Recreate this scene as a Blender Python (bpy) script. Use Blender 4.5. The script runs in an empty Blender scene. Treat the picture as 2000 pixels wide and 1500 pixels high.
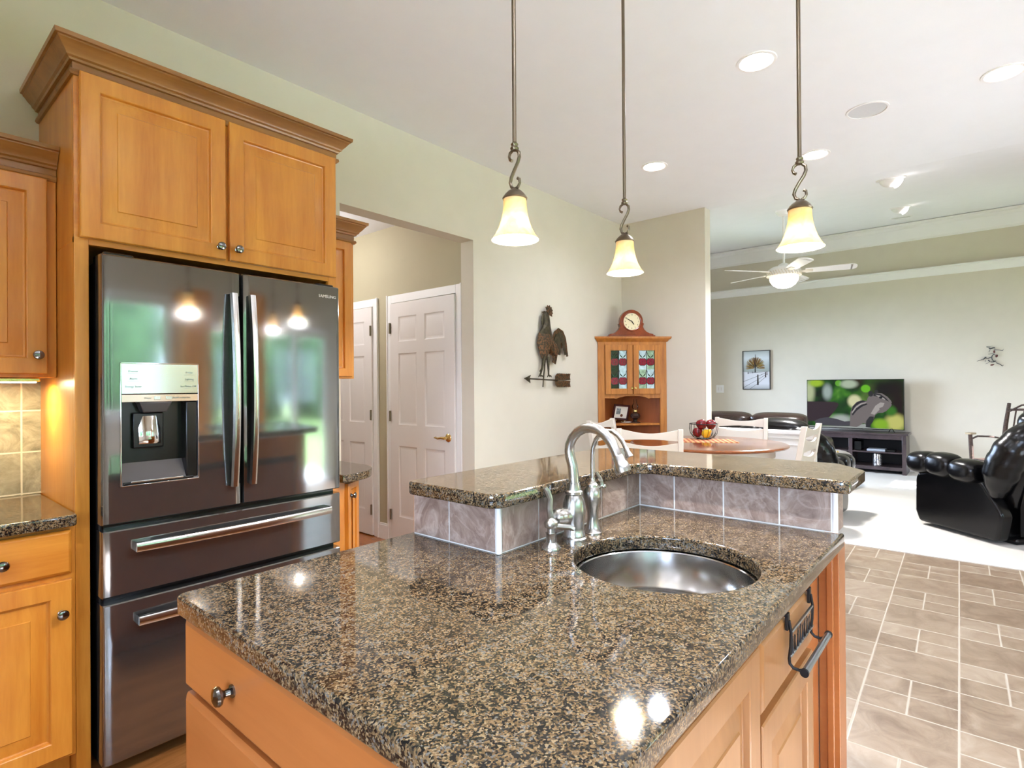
import bpy, bmesh, math, random
from math import pi, sin, cos, radians as R_, sqrt, floor
from mathutils import Vector, Matrix
random.seed(11)
S = bpy.context.scene
COL = S.collection

# ------------------------------------------------------------------ camera
F_PX, CAM_Z = 1086.96, 1.33
cam = bpy.data.cameras.new('camera'); cam_o = bpy.data.objects.new('camera', cam); COL.objects.link(cam_o)
cam.sensor_width = 36.0; cam.sensor_fit = 'HORIZONTAL'; cam.lens = F_PX / 2000 * 36
cam.clip_start = .02; cam.clip_end = 200
vx = Vector((923., 3., -F_PX)).normalized(); vy = Vector((-1280., -13., -F_PX)).normalized()
vz = vx.cross(vy).normalized(); vy = vz.cross(vx)
cam_o.matrix_world = Matrix.Translation((0, 0, CAM_Z)) @ Matrix((vx, vy, vz)).to_4x4()
S.camera = cam_o

# ------------------------------------------------------------------ light and exposure
S.view_settings.view_transform = 'Standard'; S.view_settings.look = 'None'
S.view_settings.exposure = 2.56; S.view_settings.gamma = 1.0; S.view_settings.use_curve_mapping = False
try:
    S.cycles.use_denoising = True; S.cycles.max_bounces = 10; S.cycles.diffuse_bounces = 6
    S.cycles.glossy_bounces = 5; S.cycles.transmission_bounces = 6; S.cycles.transparent_max_bounces = 12
    S.cycles.sample_clamp_indirect = 6.0; S.cycles.caustics_reflective = False; S.cycles.caustics_refractive = False
except Exception: pass
EV = 2 ** S.view_settings.exposure

wd = bpy.data.worlds.new('sky'); S.world = wd; wd.use_nodes = True
bg = wd.node_tree.nodes['Background']; bg.inputs['Color'].default_value = (.68, .87, 1.18, 1); bg.inputs['Strength'].default_value = 5.0

def lamp(name, kind, loc, energy, color=(1, 1, 1), rot=(0, 0, 0), **kw):
    l = bpy.data.lights.new(name, kind); l.energy = energy; l.color = color
    for k, v in kw.items(): setattr(l, k, v)
    o = bpy.data.objects.new(name, l); o.location = loc; o.rotation_euler = rot; COL.objects.link(o)
    return o
sun = lamp('sun', 'SUN', (0, -12, 9), 6.0, (1, .98, 1.02), angle=R_(.6))
sun.rotation_euler = Vector((0.03, .83, -.56)).to_track_quat('-Z', 'Y').to_euler()
# daylight through the window openings (portals: they only guide the sky's light)
def portal(x0, x1, z0, z1, y, rot):
    o = lamp('window_portal', 'AREA', ((x0 + x1) / 2, y, (z0 + z1) / 2), 1, rot=rot, shape='RECTANGLE', size=x1 - x0, size_y=z1 - z0)
    o.data.cycles.is_portal = True
    return o
SLIDER = (2.85, 4.75, .0, 2.08); KWIN = (-1.6, 2.2, 1.05, 2.3); LWINS = [(8.36, 9.16, .5, 2.44)]; FILL_NWIN = (6.4, 9.2, .6, 2.4)
for w_ in [SLIDER, KWIN] + LWINS: portal(w_[0], w_[1], w_[2], w_[3], -2.52, (R_(90), 0, 0))
pn_ = portal(FILL_NWIN[0], FILL_NWIN[1], FILL_NWIN[2], FILL_NWIN[3], 4.62, (R_(-90), 0, 0))
WWIN = (-1.2, .5, .95, 2.25)
pw = portal(0, WWIN[1] - WWIN[0], WWIN[2], WWIN[3], 0, (R_(90), 0, R_(-90))); pw.location = (-2.22, (WWIN[0] + WWIN[1]) / 2, (WWIN[2] + WWIN[3]) / 2)

# ------------------------------------------------------------------ helpers: materials
def srgb(r, g, b):
    f = lambda c: (c / 255 / 12.92) if c / 255 <= .04045 else ((c / 255 + .055) / 1.055) ** 2.4
    return (f(r), f(g), f(b), 1.0)
class NT:
    def __init__(s, name):
        s.m = bpy.data.materials.new(name); s.m.use_nodes = True; s.t = s.m.node_tree
        s.p = s.t.nodes['Principled BSDF']; s.out = s.t.nodes['Material Output']
    def n(s, typ, ins=None, **at):
        nd = s.t.nodes.new(typ)
        for k, v in at.items(): setattr(nd, k, v)
        for k, v in (ins or {}).items(): s.set(nd.inputs[k], v)
        return nd
    def set(s, sock, v):
        if isinstance(v, bpy.types.NodeSocket): s.t.links.new(v, sock)
        else: sock.default_value = v
    def pr(s, **kw):
        for k, v in kw.items(): s.set(s.p.inputs[k.replace('_', ' ')], v)
        return s
    def m_(s, op, a, b=0.0, c=None):
        ins = {0: a, 1: b}
        if c is not None: ins[2] = c
        return s.n('ShaderNodeMath', ins, operation=op).outputs[0]
    def ramp(s, fac, stops, interp='LINEAR'):
        nd = s.n('ShaderNodeValToRGB', {'Fac': fac}); cr = nd.color_ramp; cr.interpolation = interp
        while len(cr.elements) < len(stops): cr.elements.new(.5)
        for e, (p, c) in zip(cr.elements, stops): e.position = p; e.color = c if len(c) == 4 else (*c, 1)
        return nd.outputs['Color']
    def mix(s, f, a, b, blend='MIX'):
        nd = s.n('ShaderNodeMix', data_type='RGBA', blend_type=blend)
        s.set(nd.inputs['Factor'], f); s.set(nd.inputs[6], a); s.set(nd.inputs[7], b)
        return nd.outputs[2]
    def coord(s, scale=(1, 1, 1), rot=(0, 0, 0), kind='Object'):
        tc = s.n('ShaderNodeTexCoord')
        return s.n('ShaderNodeMapping', {'Vector': tc.outputs[kind], 'Scale': scale, 'Rotation': rot}).outputs[0]
    def noise(s, vec, scale, detail=3, rough=.5, dist=0.0):
        return s.n('ShaderNodeTexNoise', {'Vector': vec, 'Scale': scale, 'Detail': detail, 'Roughness': rough, 'Distortion': dist})
    def bump(s, h, strength=.3, dist=.002):
        s.set(s.p.inputs['Normal'], s.n('ShaderNodeBump', {'Height': h, 'Strength': strength, 'Distance': dist}).outputs[0]); return s

def flat(name, col, rough=.5, metal=0.0, emit=None, es=0.0, var=.06, scale=6, bump=0, bscale=80, **kw):
    """plain material with a little procedural variation"""
    k = NT(name); c = tuple(col[:3])
    v = k.coord(); nz = k.noise(v, scale, 2)
    k.pr(Base_Color=k.ramp(nz.outputs['Fac'], [(.3, tuple(x * (1 - var) for x in c)), (.7, tuple(min(1, x * (1 + var)) for x in c))]), Roughness=rough, Metallic=metal)
    if bump: k.bump(k.noise(v, bscale, 2).outputs['Fac'], bump, .002)
    if emit: k.pr(Emission_Color=(*emit[:3], 1), Emission_Strength=es)
    for a, b in kw.items(): k.pr(**{a: b})
    return k.m

def wood(name, c1, c2, axis='Z', rough=.32, scale=1.0, contrast=.5, coat=.25):
    k = NT(name); sc = {'Z': (9, 9, .9), 'X': (.9, 9, 9), 'Y': (9, .9, 9)}[axis]
    v = k.coord(tuple(a * scale for a in sc)); n1 = k.noise(v, 1.2, 5, .6, .6)
    v2 = k.coord(tuple(a * scale * 7 for a in sc)); n2 = k.noise(v2, 1.5, 3, .6)
    v3 = k.coord((2.3, 2.3, 2.3)); n3 = k.noise(v3, 1.3, 2)
    f = k.m_('ADD', k.m_('MULTIPLY', n1.outputs['Fac'], .6), k.m_('ADD', k.m_('MULTIPLY', n2.outputs['Fac'], .2), k.m_('MULTIPLY', n3.outputs['Fac'], .25)))
    d = contrast * .3
    k.pr(Base_Color=k.ramp(f, [(.52 - d, c1), (.52 + d, c2)]), Roughness=rough, Coat_Weight=coat, Coat_Roughness=.2)
    return k.m

def granite(name):
    k = NT(name); v = k.coord()
    w = k.noise(v, 70, 2)
    vv = k.n('ShaderNodeVectorMath', {0: v, 1: k.n('ShaderNodeVectorMath', {0: w.outputs['Color'], 'Scale': .008}, operation='SCALE').outputs[0]}, operation='ADD').outputs[0]
    vo = k.n('ShaderNodeTexVoronoi', {'Vector': vv, 'Scale': 340.0}, feature='F1')
    sep = k.n('ShaderNodeSeparateColor', {'Color': vo.outputs['Color']})
    cl = k.noise(v, 55, 3, .6); big = k.noise(v, 7, 2)
    f = k.m_('ADD', sep.outputs[0], k.m_('ADD', k.m_('MULTIPLY', k.m_('SUBTRACT', cl.outputs['Fac'], .5), 1.5), k.m_('MULTIPLY', k.m_('SUBTRACT', big.outputs['Fac'], .5), .5)))
    c = k.ramp(f, [(0, srgb(20, 20, 21)), (.23, srgb(40, 37, 34)), (.35, srgb(70, 60, 45)), (.47, srgb(96, 76, 52)), (.64, srgb(114, 92, 64)), (.82, srgb(136, 116, 88)), (.94, srgb(94, 92, 88))], 'CONSTANT')
    k.pr(Base_Color=c, Roughness=.055, IOR=1.55)
    return k.m

def steel(name, base, rough, aniso=0.0, tint=(1, 1, 1), metal=1.0):
    k = NT(name); n = k.noise(k.coord(), 3.0, 2); c = [base * t for t in tint]
    k.pr(Base_Color=k.ramp(n.outputs['Fac'], [(.3, tuple(x * .97 for x in c)), (.7, tuple(x * 1.03 for x in c))]), Metallic=metal, Roughness=rough)
    if aniso:
        tg = k.n('ShaderNodeTangent', direction_type='RADIAL', axis='Z')
        k.pr(Anisotropic=aniso, Tangent=tg.outputs[0])
    return k.m

def stone_tile(name, c1, c2, c3, scale=9, rough=.35, bump=.25):
    k = NT(name); v = k.coord((1, 1, 1)); w = k.noise(v, scale * .5, 4, .6, 1.6)
    n = k.noise(v, scale, 6, .68, 2.2)
    vein = k.m_('ABSOLUTE', k.m_('SUBTRACT', w.outputs['Fac'], .5))
    base = k.ramp(n.outputs['Fac'], [(.32, c1), (.5, c2), (.68, c3)])
    vn = k.ramp(vein, [(0, (1, 1, 1)), (.028, (0, 0, 0))])
    c = k.mix(k.m_('MULTIPLY', k.n('ShaderNodeSeparateColor', {'Color': vn}).outputs[0], .35), base, tuple(min(1, x * 1.25) for x in c3[:3]) + (1,))
    k.pr(Base_Color=c, Roughness=rough); k.bump(n.outputs['Fac'], bump, .004)
    return k.m

def floor_tile():
    k = NT('floor_tile_stone'); tc = k.n('ShaderNodeTexCoord'); sx = k.n('ShaderNodeSeparateXYZ', {'Vector': tc.outputs['Object']})
    x, y = sx.outputs[0], sx.outputs[1]; CW = .332
    u = k.m_('DIVIDE', k.m_('SUBTRACT', k.m_('ADD', x, k.m_('MULTIPLY', y, .0271)), 4.386), CW)
    v = k.m_('DIVIDE', k.m_('SUBTRACT', k.m_('SUBTRACT', y, k.m_('MULTIPLY', x, .0271)), .0103), CW)
    iu, iv = k.m_('FLOOR', u), k.m_('FLOOR', v); fu, fv = k.m_('FRACT', u), k.m_('FRACT', v)
    par = k.m_('FLOORED_MODULO', k.m_('ADD', iu, iv), 2.0)           # 1 = cell cut in four
    edge = lambda f: k.m_('MINIMUM', f, k.m_('SUBTRACT', 1.0, f))
    big = k.m_('MINIMUM', edge(fu), edge(fv))
    small = k.m_('MINIMUM', k.m_('ABSOLUTE', k.m_('SUBTRACT', fu, .5)), k.m_('ABSOLUTE', k.m_('SUBTRACT', fv, .5)))
    small = k.m_('ADD', small, k.m_('MULTIPLY', k.m_('SUBTRACT', 1.0, par), 10.0))
    d = k.m_('MINIMUM', big, small)
    vec = tc.outputs['Object']; n = k.noise(vec, 7, 6, .65, 1.2); n2 = k.noise(vec, 2.2, 3)
    q = lambda i, f: k.m_('ADD', i, k.m_('MULTIPLY', k.m_('MULTIPLY', k.m_('GREATER_THAN', f, .5), .5), par))
    wn = k.n('ShaderNodeTexWhiteNoise', {'Vector': k.n('ShaderNodeCombineXYZ', {0: q(iu, fu), 1: q(iv, fv)}).outputs[0]}, noise_dimensions='3D')
    t = k.m_('ADD', k.m_('MULTIPLY', n.outputs['Fac'], .7), k.m_('ADD', k.m_('MULTIPLY', wn.outputs['Value'], .16), k.m_('MULTIPLY', n2.outputs['Fac'], .2)))
    c = k.ramp(t, [(.32, srgb(112, 92, 74)), (.52, srgb(141, 121, 101)), (.72, srgb(160, 143, 124))])
    g = k.m_('LESS_THAN', d, .011)
    k.pr(Base_Color=k.mix(g, c, srgb(172, 160, 143)), Roughness=k.m_('ADD', .33, k.m_('MULTIPLY', g, .4)))
    k.bump(k.m_('ADD', k.m_('MULTIPLY', k.m_('MINIMUM', d, .02), 30.0), k.m_('MULTIPLY', n.outputs['Fac'], .5)), .35, .004)
    return k.m

def grid_tile(name, c1, c2, c3, size, ax=('x', 'z'), off=(0, 0), grout=(200, 196, 184)):
    k = NT(name); tc = k.n('ShaderNodeTexCoord'); s3 = k.n('ShaderNodeSeparateXYZ', {'Vector': tc.outputs['Object']})
    ix = {'x': 0, 'y': 1, 'z': 2}
    f = [k.m_('FRACT', k.m_('DIVIDE', k.m_('SUBTRACT', s3.outputs[ix[a]], o), size)) for a, o in zip(ax, off)]
    e = [k.m_('MINIMUM', q, k.m_('SUBTRACT', 1.0, q)) for q in f]
    d = k.m_('MINIMUM', e[0], e[1]); n = k.noise(tc.outputs['Object'], 9, 6, .7, 1.5)
    c = k.ramp(n.outputs['Fac'], [(.3, c1), (.5, c2), (.7, c3)]); g = k.m_('LESS_THAN', d, .018)
    k.pr(Base_Color=k.mix(g, c, srgb(*grout)), Roughness=.4); k.bump(k.m_('ADD', k.m_('MULTIPLY', k.m_('MINIMUM', d, .03), 20.0), n.outputs['Fac']), .3, .004)
    return k.m

def glass_pane(name, tint=(1, 1, 1)):
    k = NT(name); t = k.t; t.nodes.remove(k.p)
    tr = k.n('ShaderNodeBsdfTransparent', {'Color': (*tint, 1)}); gl = k.n('ShaderNodeBsdfGlossy', {'Roughness': .02})
    fr = k.n('ShaderNodeFresnel', {'IOR': 1.35})
    mx = k.n('ShaderNodeMixShader', {0: fr.outputs[0], 1: tr.outputs[0], 2: gl.outputs[0]})
    t.links.new(mx.outputs[0], k.out.inputs['Surface'])
    return k.m

def emission(name, col, strength):
    k = NT(name); k.pr(Base_Color=(.02, .02, .02, 1), Emission_Color=(*col[:3], 1), Emission_Strength=strength, Specular_IOR_Level=0.0, Roughness=.9); return k.m

M = {}
M['wall'] = flat('wall_paint_khaki', srgb(208, 200, 184), .75, var=.015, bump=.05, bscale=250)
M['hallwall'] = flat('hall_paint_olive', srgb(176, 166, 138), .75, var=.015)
M['ceil'] = flat('ceiling_paint_white', srgb(230, 230, 231), .85, var=.01)
M['white'] = flat('white_trim_paint', srgb(232, 230, 228), .4, var=.01)
M['doorw'] = flat('white_door_paint', srgb(222, 216, 212), .45, var=.01)
M['chairw'] = flat('white_chair_paint', srgb(214, 205, 192), .38, var=.02)
M['floor'] = floor_tile()
M['carpet'] = flat('cream_carpet', srgb(206, 201, 194), .95, var=.05, scale=300, bump=.6, bscale=500)
M['hallwood'] = wood('hall_oak_floor', srgb(120, 62, 22), srgb(178, 104, 48), 'Y', .25)
M['maple'] = wood('maple_cabinet_wood', srgb(186, 108, 28), srgb(216, 146, 56), 'Z', .33)
M['mapleX'] = wood('maple_cabinet_wood_long', srgb(186, 108, 28), srgb(216, 146, 56), 'X', .33)
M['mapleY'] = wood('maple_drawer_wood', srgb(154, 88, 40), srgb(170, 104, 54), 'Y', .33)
M['crown'] = wood('glazed_maple_crown', srgb(126, 80, 36), srgb(166, 114, 58), 'X', .36)
M['oak'] = wood('golden_oak', srgb(132, 72, 20), srgb(206, 134, 58), 'Z', .38, 2.2, .75)
M['oakdark'] = wood('dark_oak_back', srgb(110, 52, 18), srgb(170, 92, 40), 'Z', .5, 1.4, .8, 0.0)
M['cherry'] = wood('cherry_table_top', srgb(104, 50, 20), srgb(146, 80, 38), 'X', .16, .8, .5, .6)
M['clockwood'] = wood('mahogany_clock_case', srgb(96, 34, 12), srgb(150, 66, 28), 'X', .25, 2, .7, .5)
M['espresso'] = wood('espresso_wood', srgb(44, 34, 36), srgb(74, 60, 62), 'X', .3, 1, .6)
M['granite'] = granite('speckled_brown_granite')
M['bartile'] = stone_tile('bar_stone_tile', srgb(120, 98, 88), srgb(150, 128, 116), srgb(178, 160, 149))
M['grout'] = flat('white_grout', srgb(220, 218, 214), .7)
M['splash'] = grid_tile('backsplash_slate_tile', srgb(110, 108, 96), srgb(150, 146, 132), srgb(182, 176, 160), .163, ('x', 'z'), (.093, .92))
M['fridge'] = steel('dark_stainless_steel', .27, .08, .55, (1, 1, 1), .92)
M['fridgeside'] = flat('graphite_fridge_side', srgb(58, 54, 54), .35, .6)
M['ssbright'] = steel('bright_stainless_steel', .62, .2, .0, (1, .98, .95))
M['panelss'] = steel('dispenser_panel_steel', .62, .22, .5, (.96, 1, .95))
M['chrome'] = steel('polished_chrome', .75, .06)
M['black'] = flat('black_plastic', srgb(12, 12, 13), .25)
M['darkplastic'] = flat('gunmetal_plastic', srgb(84, 80, 80), .3, .5)
M['nickel'] = steel('brushed_nickel', .46, .27, 0, (1, .96, .9))
M['sink'] = steel('sink_stainless', .66, .12, .6, (1, .99, .98))
M['pewter'] = steel('dark_pewter_knob', .22, .14, 0, (1, .97, .94))
M['bronze'] = steel('antique_bronze', .19, .34, 0, (1, .80, .56))
M['brass'] = steel('brass', .7, .2, 0, (1, .72, .3))
M['iron'] = flat('black_iron', srgb(18, 16, 18), .45, .4)
M['rodgrey'] = steel('grey_steel_rod', .35, .35, 0, (.92, .97, 1))
M['leather'] = flat('black_leather', srgb(12, 11, 12), .24, var=.2, bump=.2, bscale=30, Specular_IOR_Level=.32)
M['leathb'] = flat('brown_black_leather', srgb(34, 24, 21), .26, var=.2, bump=.25, bscale=30, Specular_IOR_Level=.35)
M['canl'] = emission('recessed_light_glow', (1, .96, .88), 4.0)
M['rooster'] = NT('patinated_copper'); _k = M['rooster']; _n = _k.noise(_k.coord(), 55, 4, .75, 1)
_v = _k.n('ShaderNodeTexVoronoi', {'Vector': _k.coord(), 'Scale': 62.0}); _q = _k.m_('ADD', _k.m_('MULTIPLY', _n.outputs['Fac'], .75), _k.m_('MULTIPLY', _k.m_('SUBTRACT', .55, _v.outputs['Distance']), .45))
_k.pr(Base_Color=_k.ramp(_q, [(.3, srgb(58, 50, 36)), (.5, srgb(112, 78, 48)), (.62, srgb(122, 64, 38)), (.75, srgb(96, 92, 66))]), Metallic=.6, Roughness=.45); _k.bump(_q, .6, .005); M['rooster'] = _k.m
M['rust'] = flat('rust_red_metal', srgb(104, 62, 40), .5, .5, var=.5, scale=40)
M['patina'] = flat('dark_patina_metal', srgb(74, 66, 50), .45, .6, var=.4, scale=30)
M['pane'] = glass_pane('window_glass')

# ------------------------------------------------------------------ helpers: geometry
class G:
    def __init__(s): s.b = bmesh.new(); s.mi = 0
    def f(s, vs):
        try:
            fc = s.b.faces.new(vs); fc.material_index = s.mi; return fc
        except ValueError: return None
    def V(s, p): return s.b.verts.new(p)
    def box(s, x0, x1, y0, y1, z0, z1, T=None):
        c = [(x, y, z) for x in (x0, x1) for y in (y0, y1) for z in (z0, z1)]
        v = [s.V(T @ Vector(p) if T else p) for p in c]
        for q in ((0, 1, 3, 2), (4, 6, 7, 5), (0, 4, 5, 1), (2, 3, 7, 6), (0, 2, 6, 4), (1, 5, 7, 3)): s.f([v[i] for i in q])
        return s
    def loft(s, loops, caps=True, closed=True):
        L = [[s.V(p) for p in lp] for lp in loops]
        for a, b in zip(L, L[1:]):
            n = len(a)
            for i in range(n if closed else n - 1): s.f([a[i], a[(i + 1) % n], b[(i + 1) % n], b[i]])
        if caps and closed: s.f(L[0][::-1]); s.f(L[-1])
        return L
    def prism(s, pts, h0, h1, T=None):
        T = T or Matrix.Identity(4)
        s.loft([[T @ Vector((x, y, h)) for x, y in pts] for h in (h0, h1)]); return s
    def lathe(s, prof, c=(0, 0, 0), seg=24, T=None, caps=True, ry=1.0):
        T = T or Matrix.Identity(4); c = Vector(c)
        loops = [[c + T @ Vector((r * cos(2 * pi * i / seg), r * ry * sin(2 * pi * i / seg), z)) for i in range(seg)] for r, z in prof]
        s.loft(loops, caps); return s
    def tube(s, path, r, seg=10, caps=True, closed=False):
        P = [Vector(p) for p in path]; n = len(P); rr = r if isinstance(r, (list, tuple)) else [r] * n
        loops = []; N = None
        for i in range(n):
            t = (P[(i + 1) % n] - P[i - 1]) if closed else (P[min(i + 1, n - 1)] - P[max(i - 1, 0)])
            t.normalize()
            if N is None:
                N = t.orthogonal().normalized() if abs(t.z) > .9 else Vector((0, 0, 1)).cross(t).normalized()
            N = (N - t * N.dot(t))
            N = N.normalized() if N.length > 1e-6 else t.orthogonal().normalized()
            B = t.cross(N)
            loops.append([P[i] + (N * cos(2 * pi * j / seg) + B * sin(2 * pi * j / seg)) * rr[i] for j in range(seg)])
        if closed: loops.append(loops[0])
        s.loft(loops, caps and not closed); return s
    def rod(s, a, b, r, seg=10, r2=None):
        return s.tube([a, b], [r, r if r2 is None else r2], seg)
    def ell(s, c, r, e=1.0, seg=20, rings=12, T=None, e2=None):
        """superellipsoid; e<1 is boxier"""
        e2 = e if e2 is None else e2; c = Vector(c); T = T or Matrix.Identity(4)
        pw = lambda v, k: math.copysign(abs(v) ** k, v)
        loops = []
        for i in range(1, rings):
            a = -pi / 2 + pi * i / rings
            loops.append([T @ (c + Vector((r[0] * pw(cos(a), e2) * pw(cos(2 * pi * j / seg), e), r[1] * pw(cos(a), e2) * pw(sin(2 * pi * j / seg), e), r[2] * pw(sin(a), e2)))) for j in range(seg)])
        L = s.loft(loops, False)
        b = s.V(T @ (c - Vector((0, 0, r[2])))); t = s.V(T @ (c + Vector((0, 0, r[2]))))
        for j in range(seg): s.f([b, L[0][(j + 1) % seg], L[0][j]]); s.f([t, L[-1][j], L[-1][(j + 1) % seg]])
        return s
    def sweep(s, path, prof, side=1, closed=False):
        """profile (out, z) along an XY path with mitred corners"""
        P = [Vector(p) for p in path]; loops = []
        n = len(P)
        for i in range(n):
            d0 = (P[i] - P[i - 1]).normalized() if i else (P[1] - P[0]).normalized()
            d1 = (P[i + 1] - P[i]).normalized() if i < n - 1 else d0
            n0, n1 = Vector((d0.y, -d0.x)) * side, Vector((d1.y, -d1.x)) * side
            m = (n0 + n1).normalized(); m = m / max(.2, m.dot(n0))
            loops.append([(P[i].x + m.x * o, P[i].y + m.y * o, z) for o, z in prof])
        s.loft(loops); return s
    def panelled(s, org, U, V, N, w, h, th, us, vs, panels, rings, e=.003):
        O, U, V, N = Vector(org), Vector(U), Vector(V), Vector(N)
        P = lambda u, v, d: s.V(O + U * u + V * v + N * d)
        rect = lambda i, d: [(i, i, d), (w - i, i, d), (w - i, h - i, d), (i, h - i, d)]
        us = [e] + us + [w - e]; vs = [e] + vs + [h - e]
        L = [[P(*q) for q in rect(i, d)] for i, d in ((0, 0), (0, th - e), (e, th))]
        s.f(L[0][::-1])
        for a, b in zip(L, L[1:]):
            for i in range(4): s.f([a[i], a[(i + 1) % 4], b[(i + 1) % 4], b[i]])
        for i in range(len(us) - 1):
            for j in range(len(vs) - 1):
                a0, a1, b0, b1 = us[i], us[i + 1], vs[j], vs[j + 1]
                if (i, j) in panels:
                    prev = None
                    for ins, d in [(0, th)] + rings:
                        lp = [P(a0 + ins, b0 + ins, d), P(a1 - ins, b0 + ins, d), P(a1 - ins, b1 - ins, d), P(a0 + ins, b1 - ins, d)]
                        if prev:
                            for q in range(4): s.f([prev[q], prev[(q + 1) % 4], lp[(q + 1) % 4], lp[q]])
                        prev = lp
                    s.f(prev)
                else: s.f([P(a0, b0, th), P(a1, b0, th), P(a1, b1, th), P(a0, b1, th)])
        bmesh.ops.remove_doubles(s.b, verts=s.b.verts, dist=1e-5)
        return s
    def text(s, body, size, T, depth=.0004, align='CENTER'):
        c = bpy.data.curves.new('t', 'FONT'); c.body = body; c.size = size; c.align_x = align; c.align_y = 'CENTER'; c.extrude = depth
        o = bpy.data.objects.new('t', c); COL.objects.link(o)
        me = bpy.data.meshes.new_from_object(o.evaluated_get(bpy.context.evaluated_depsgraph_get()))
        me.transform(T); s.b.from_mesh(me)
        bpy.data.objects.remove(o); bpy.data.curves.remove(c); bpy.data.meshes.remove(me)
        return s

WORLD = {}
def obj(name, g, mat, parent=None, bev=0, ang=35, sub=0, kind=None, label=None, segs=2):
    me = bpy.data.meshes.new(name)
    if isinstance(g, G):
        bmesh.ops.recalc_face_normals(g.b, faces=g.b.faces); g.b.to_mesh(me); g.b.free()
    else: me = g
    for m in (mat if isinstance(mat, (list, tuple)) else [mat]): me.materials.append(m)
    me.shade_smooth(); me.set_sharp_from_angle(angle=R_(ang))
    o = bpy.data.objects.new(name, me); COL.objects.link(o)
    if bev:
        b = o.modifiers.new('edge', 'BEVEL'); b.width = bev; b.segments = segs; b.limit_method = 'ANGLE'; b.angle_limit = R_(40); b.harden_normals = False
    if sub:
        q = o.modifiers.new('smooth', 'SUBSURF'); q.levels = sub; q.render_levels = sub
    if parent is not None:
        o.parent = parent
        if parent.name in WORLD: o.matrix_parent_inverse = WORLD[parent.name].inverted()
    if kind: o['kind'] = kind
    if label: o['label'] = label
    return o
def tag(o, label, cat, group=None):
    o['label'] = label; o['category'] = cat
    if group: o['group'] = group
    return o
def thing(name, label, cat, loc=(0, 0, 0), rz=0, group=None, world=True):
    """an Empty at the base of a thing; world=True: its parts are given in room coordinates"""
    o = bpy.data.objects.new(name, None); COL.objects.link(o); o.empty_display_size = .05
    o.location = loc; o.rotation_euler = (0, 0, rz); tag(o, label, cat, group)
    if world: WORLD[o.name] = Matrix.Translation(loc) @ Matrix.Rotation(rz, 4, 'Z')
    return o
def struct(name, g, mat, bev=0, parent=None):
    return obj(name, g, mat, parent, bev, kind='structure' if parent is None else None)
def dup(root, loc, rz, label=None):
    r = root.copy(); COL.objects.link(r); r.location = loc; r.rotation_euler = (0, 0, rz)
    if label: r['label'] = label
    for ch in list(root.children):
        c = ch.copy(); COL.objects.link(c); c.parent = r
        for gc in list(ch.children):
            d = gc.copy(); COL.objects.link(d); d.parent = c
    return r
def rpoly(pts, rad, n=6):
    out = []; N = len(pts)
    for i, p in enumerate(pts):
        r = rad[i] if isinstance(rad, (list, tuple)) else rad
        p = Vector(p); a = (Vector(pts[i - 1]) - p); b = (Vector(pts[(i + 1) % N]) - p)
        if r <= 0: out.append(tuple(p)); continue
        ang = a.angle(b); t = r / math.tan(ang / 2); a.normalize(); b.normalize()
        c = p + (a + b).normalized() * (r / sin(ang / 2)); s0 = p + a * t - c; s1 = p + b * t - c
        a0 = math.atan2(s0.y, s0.x); a1 = math.atan2(s1.y, s1.x); da = (a1 - a0 + pi) % (2 * pi) - pi
        out += [(c.x + r * cos(a0 + da * k / n), c.y + r * sin(a0 + da * k / n)) for k in range(n + 1)]
    return out
def slab_mesh(outer, holes, z0, z1, bev=.005):
    c = bpy.data.curves.new('s', 'CURVE'); c.dimensions = '2D'; c.fill_mode = 'BOTH'
    for pts in [outer] + holes:
        sp = c.splines.new('POLY'); sp.points.add(len(pts) - 1); sp.use_cyclic_u = True
        for q, p in zip(sp.points, pts): q.co = (p[0], p[1], 0, 1)
    c.bevel_depth = bev; c.bevel_resolution = 2; c.extrude = (z1 - z0) / 2 - bev; c.offset = -bev
    o = bpy.data.objects.new('s', c); COL.objects.link(o)
    me = bpy.data.meshes.new_from_object(o.evaluated_get(bpy.context.evaluated_depsgraph_get()))
    me.transform(Matrix.Translation((0, 0, (z0 + z1) / 2)))
    bpy.data.objects.remove(o); bpy.data.curves.remove(c); me.materials.clear()
    return me
RAISED = [(.003, .019), (.006, .009), (.011, .007), (.052, .0165), (.0545, .0195)]
def cab_door(org, U, N, w, h, frame=.055):
    return G().panelled(org, U, (0, 0, 1), N, w, h, .021, [frame, w - frame], [frame, h - frame], {(1, 1)}, RAISED)
def slab_front(org, U, N, w, h):
    g = G(); O, U, N = Vector(org), Vector(U), Vector(N)
    lp = lambda i, d: [O + U * u + Vector((0, 0, v)) + N * d for u, v in ((i, i), (w - i, i), (w - i, h - i), (i, h - i))]
    g.loft([lp(0, 0), lp(0, .013), (lp(.003, .017)), lp(.010, .021)]); return g
KNOB = [(.011, 0), (.011, .003), (.007, .006), (.0055, .013), (.010, .018), (.0155, .021), (.0165, .025), (.0145, .029), (.008, .0315), (.001, .032)]
def knob(parent, p, N, name='knob', s=1.0):
    T = Vector(N).to_track_quat('Z', 'Y').to_matrix().to_4x4()
    g = G(); g.lathe([(r * s, z * s) for r, z in KNOB], p, 18, T); return obj(name, g, M['pewter'], parent)
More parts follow.
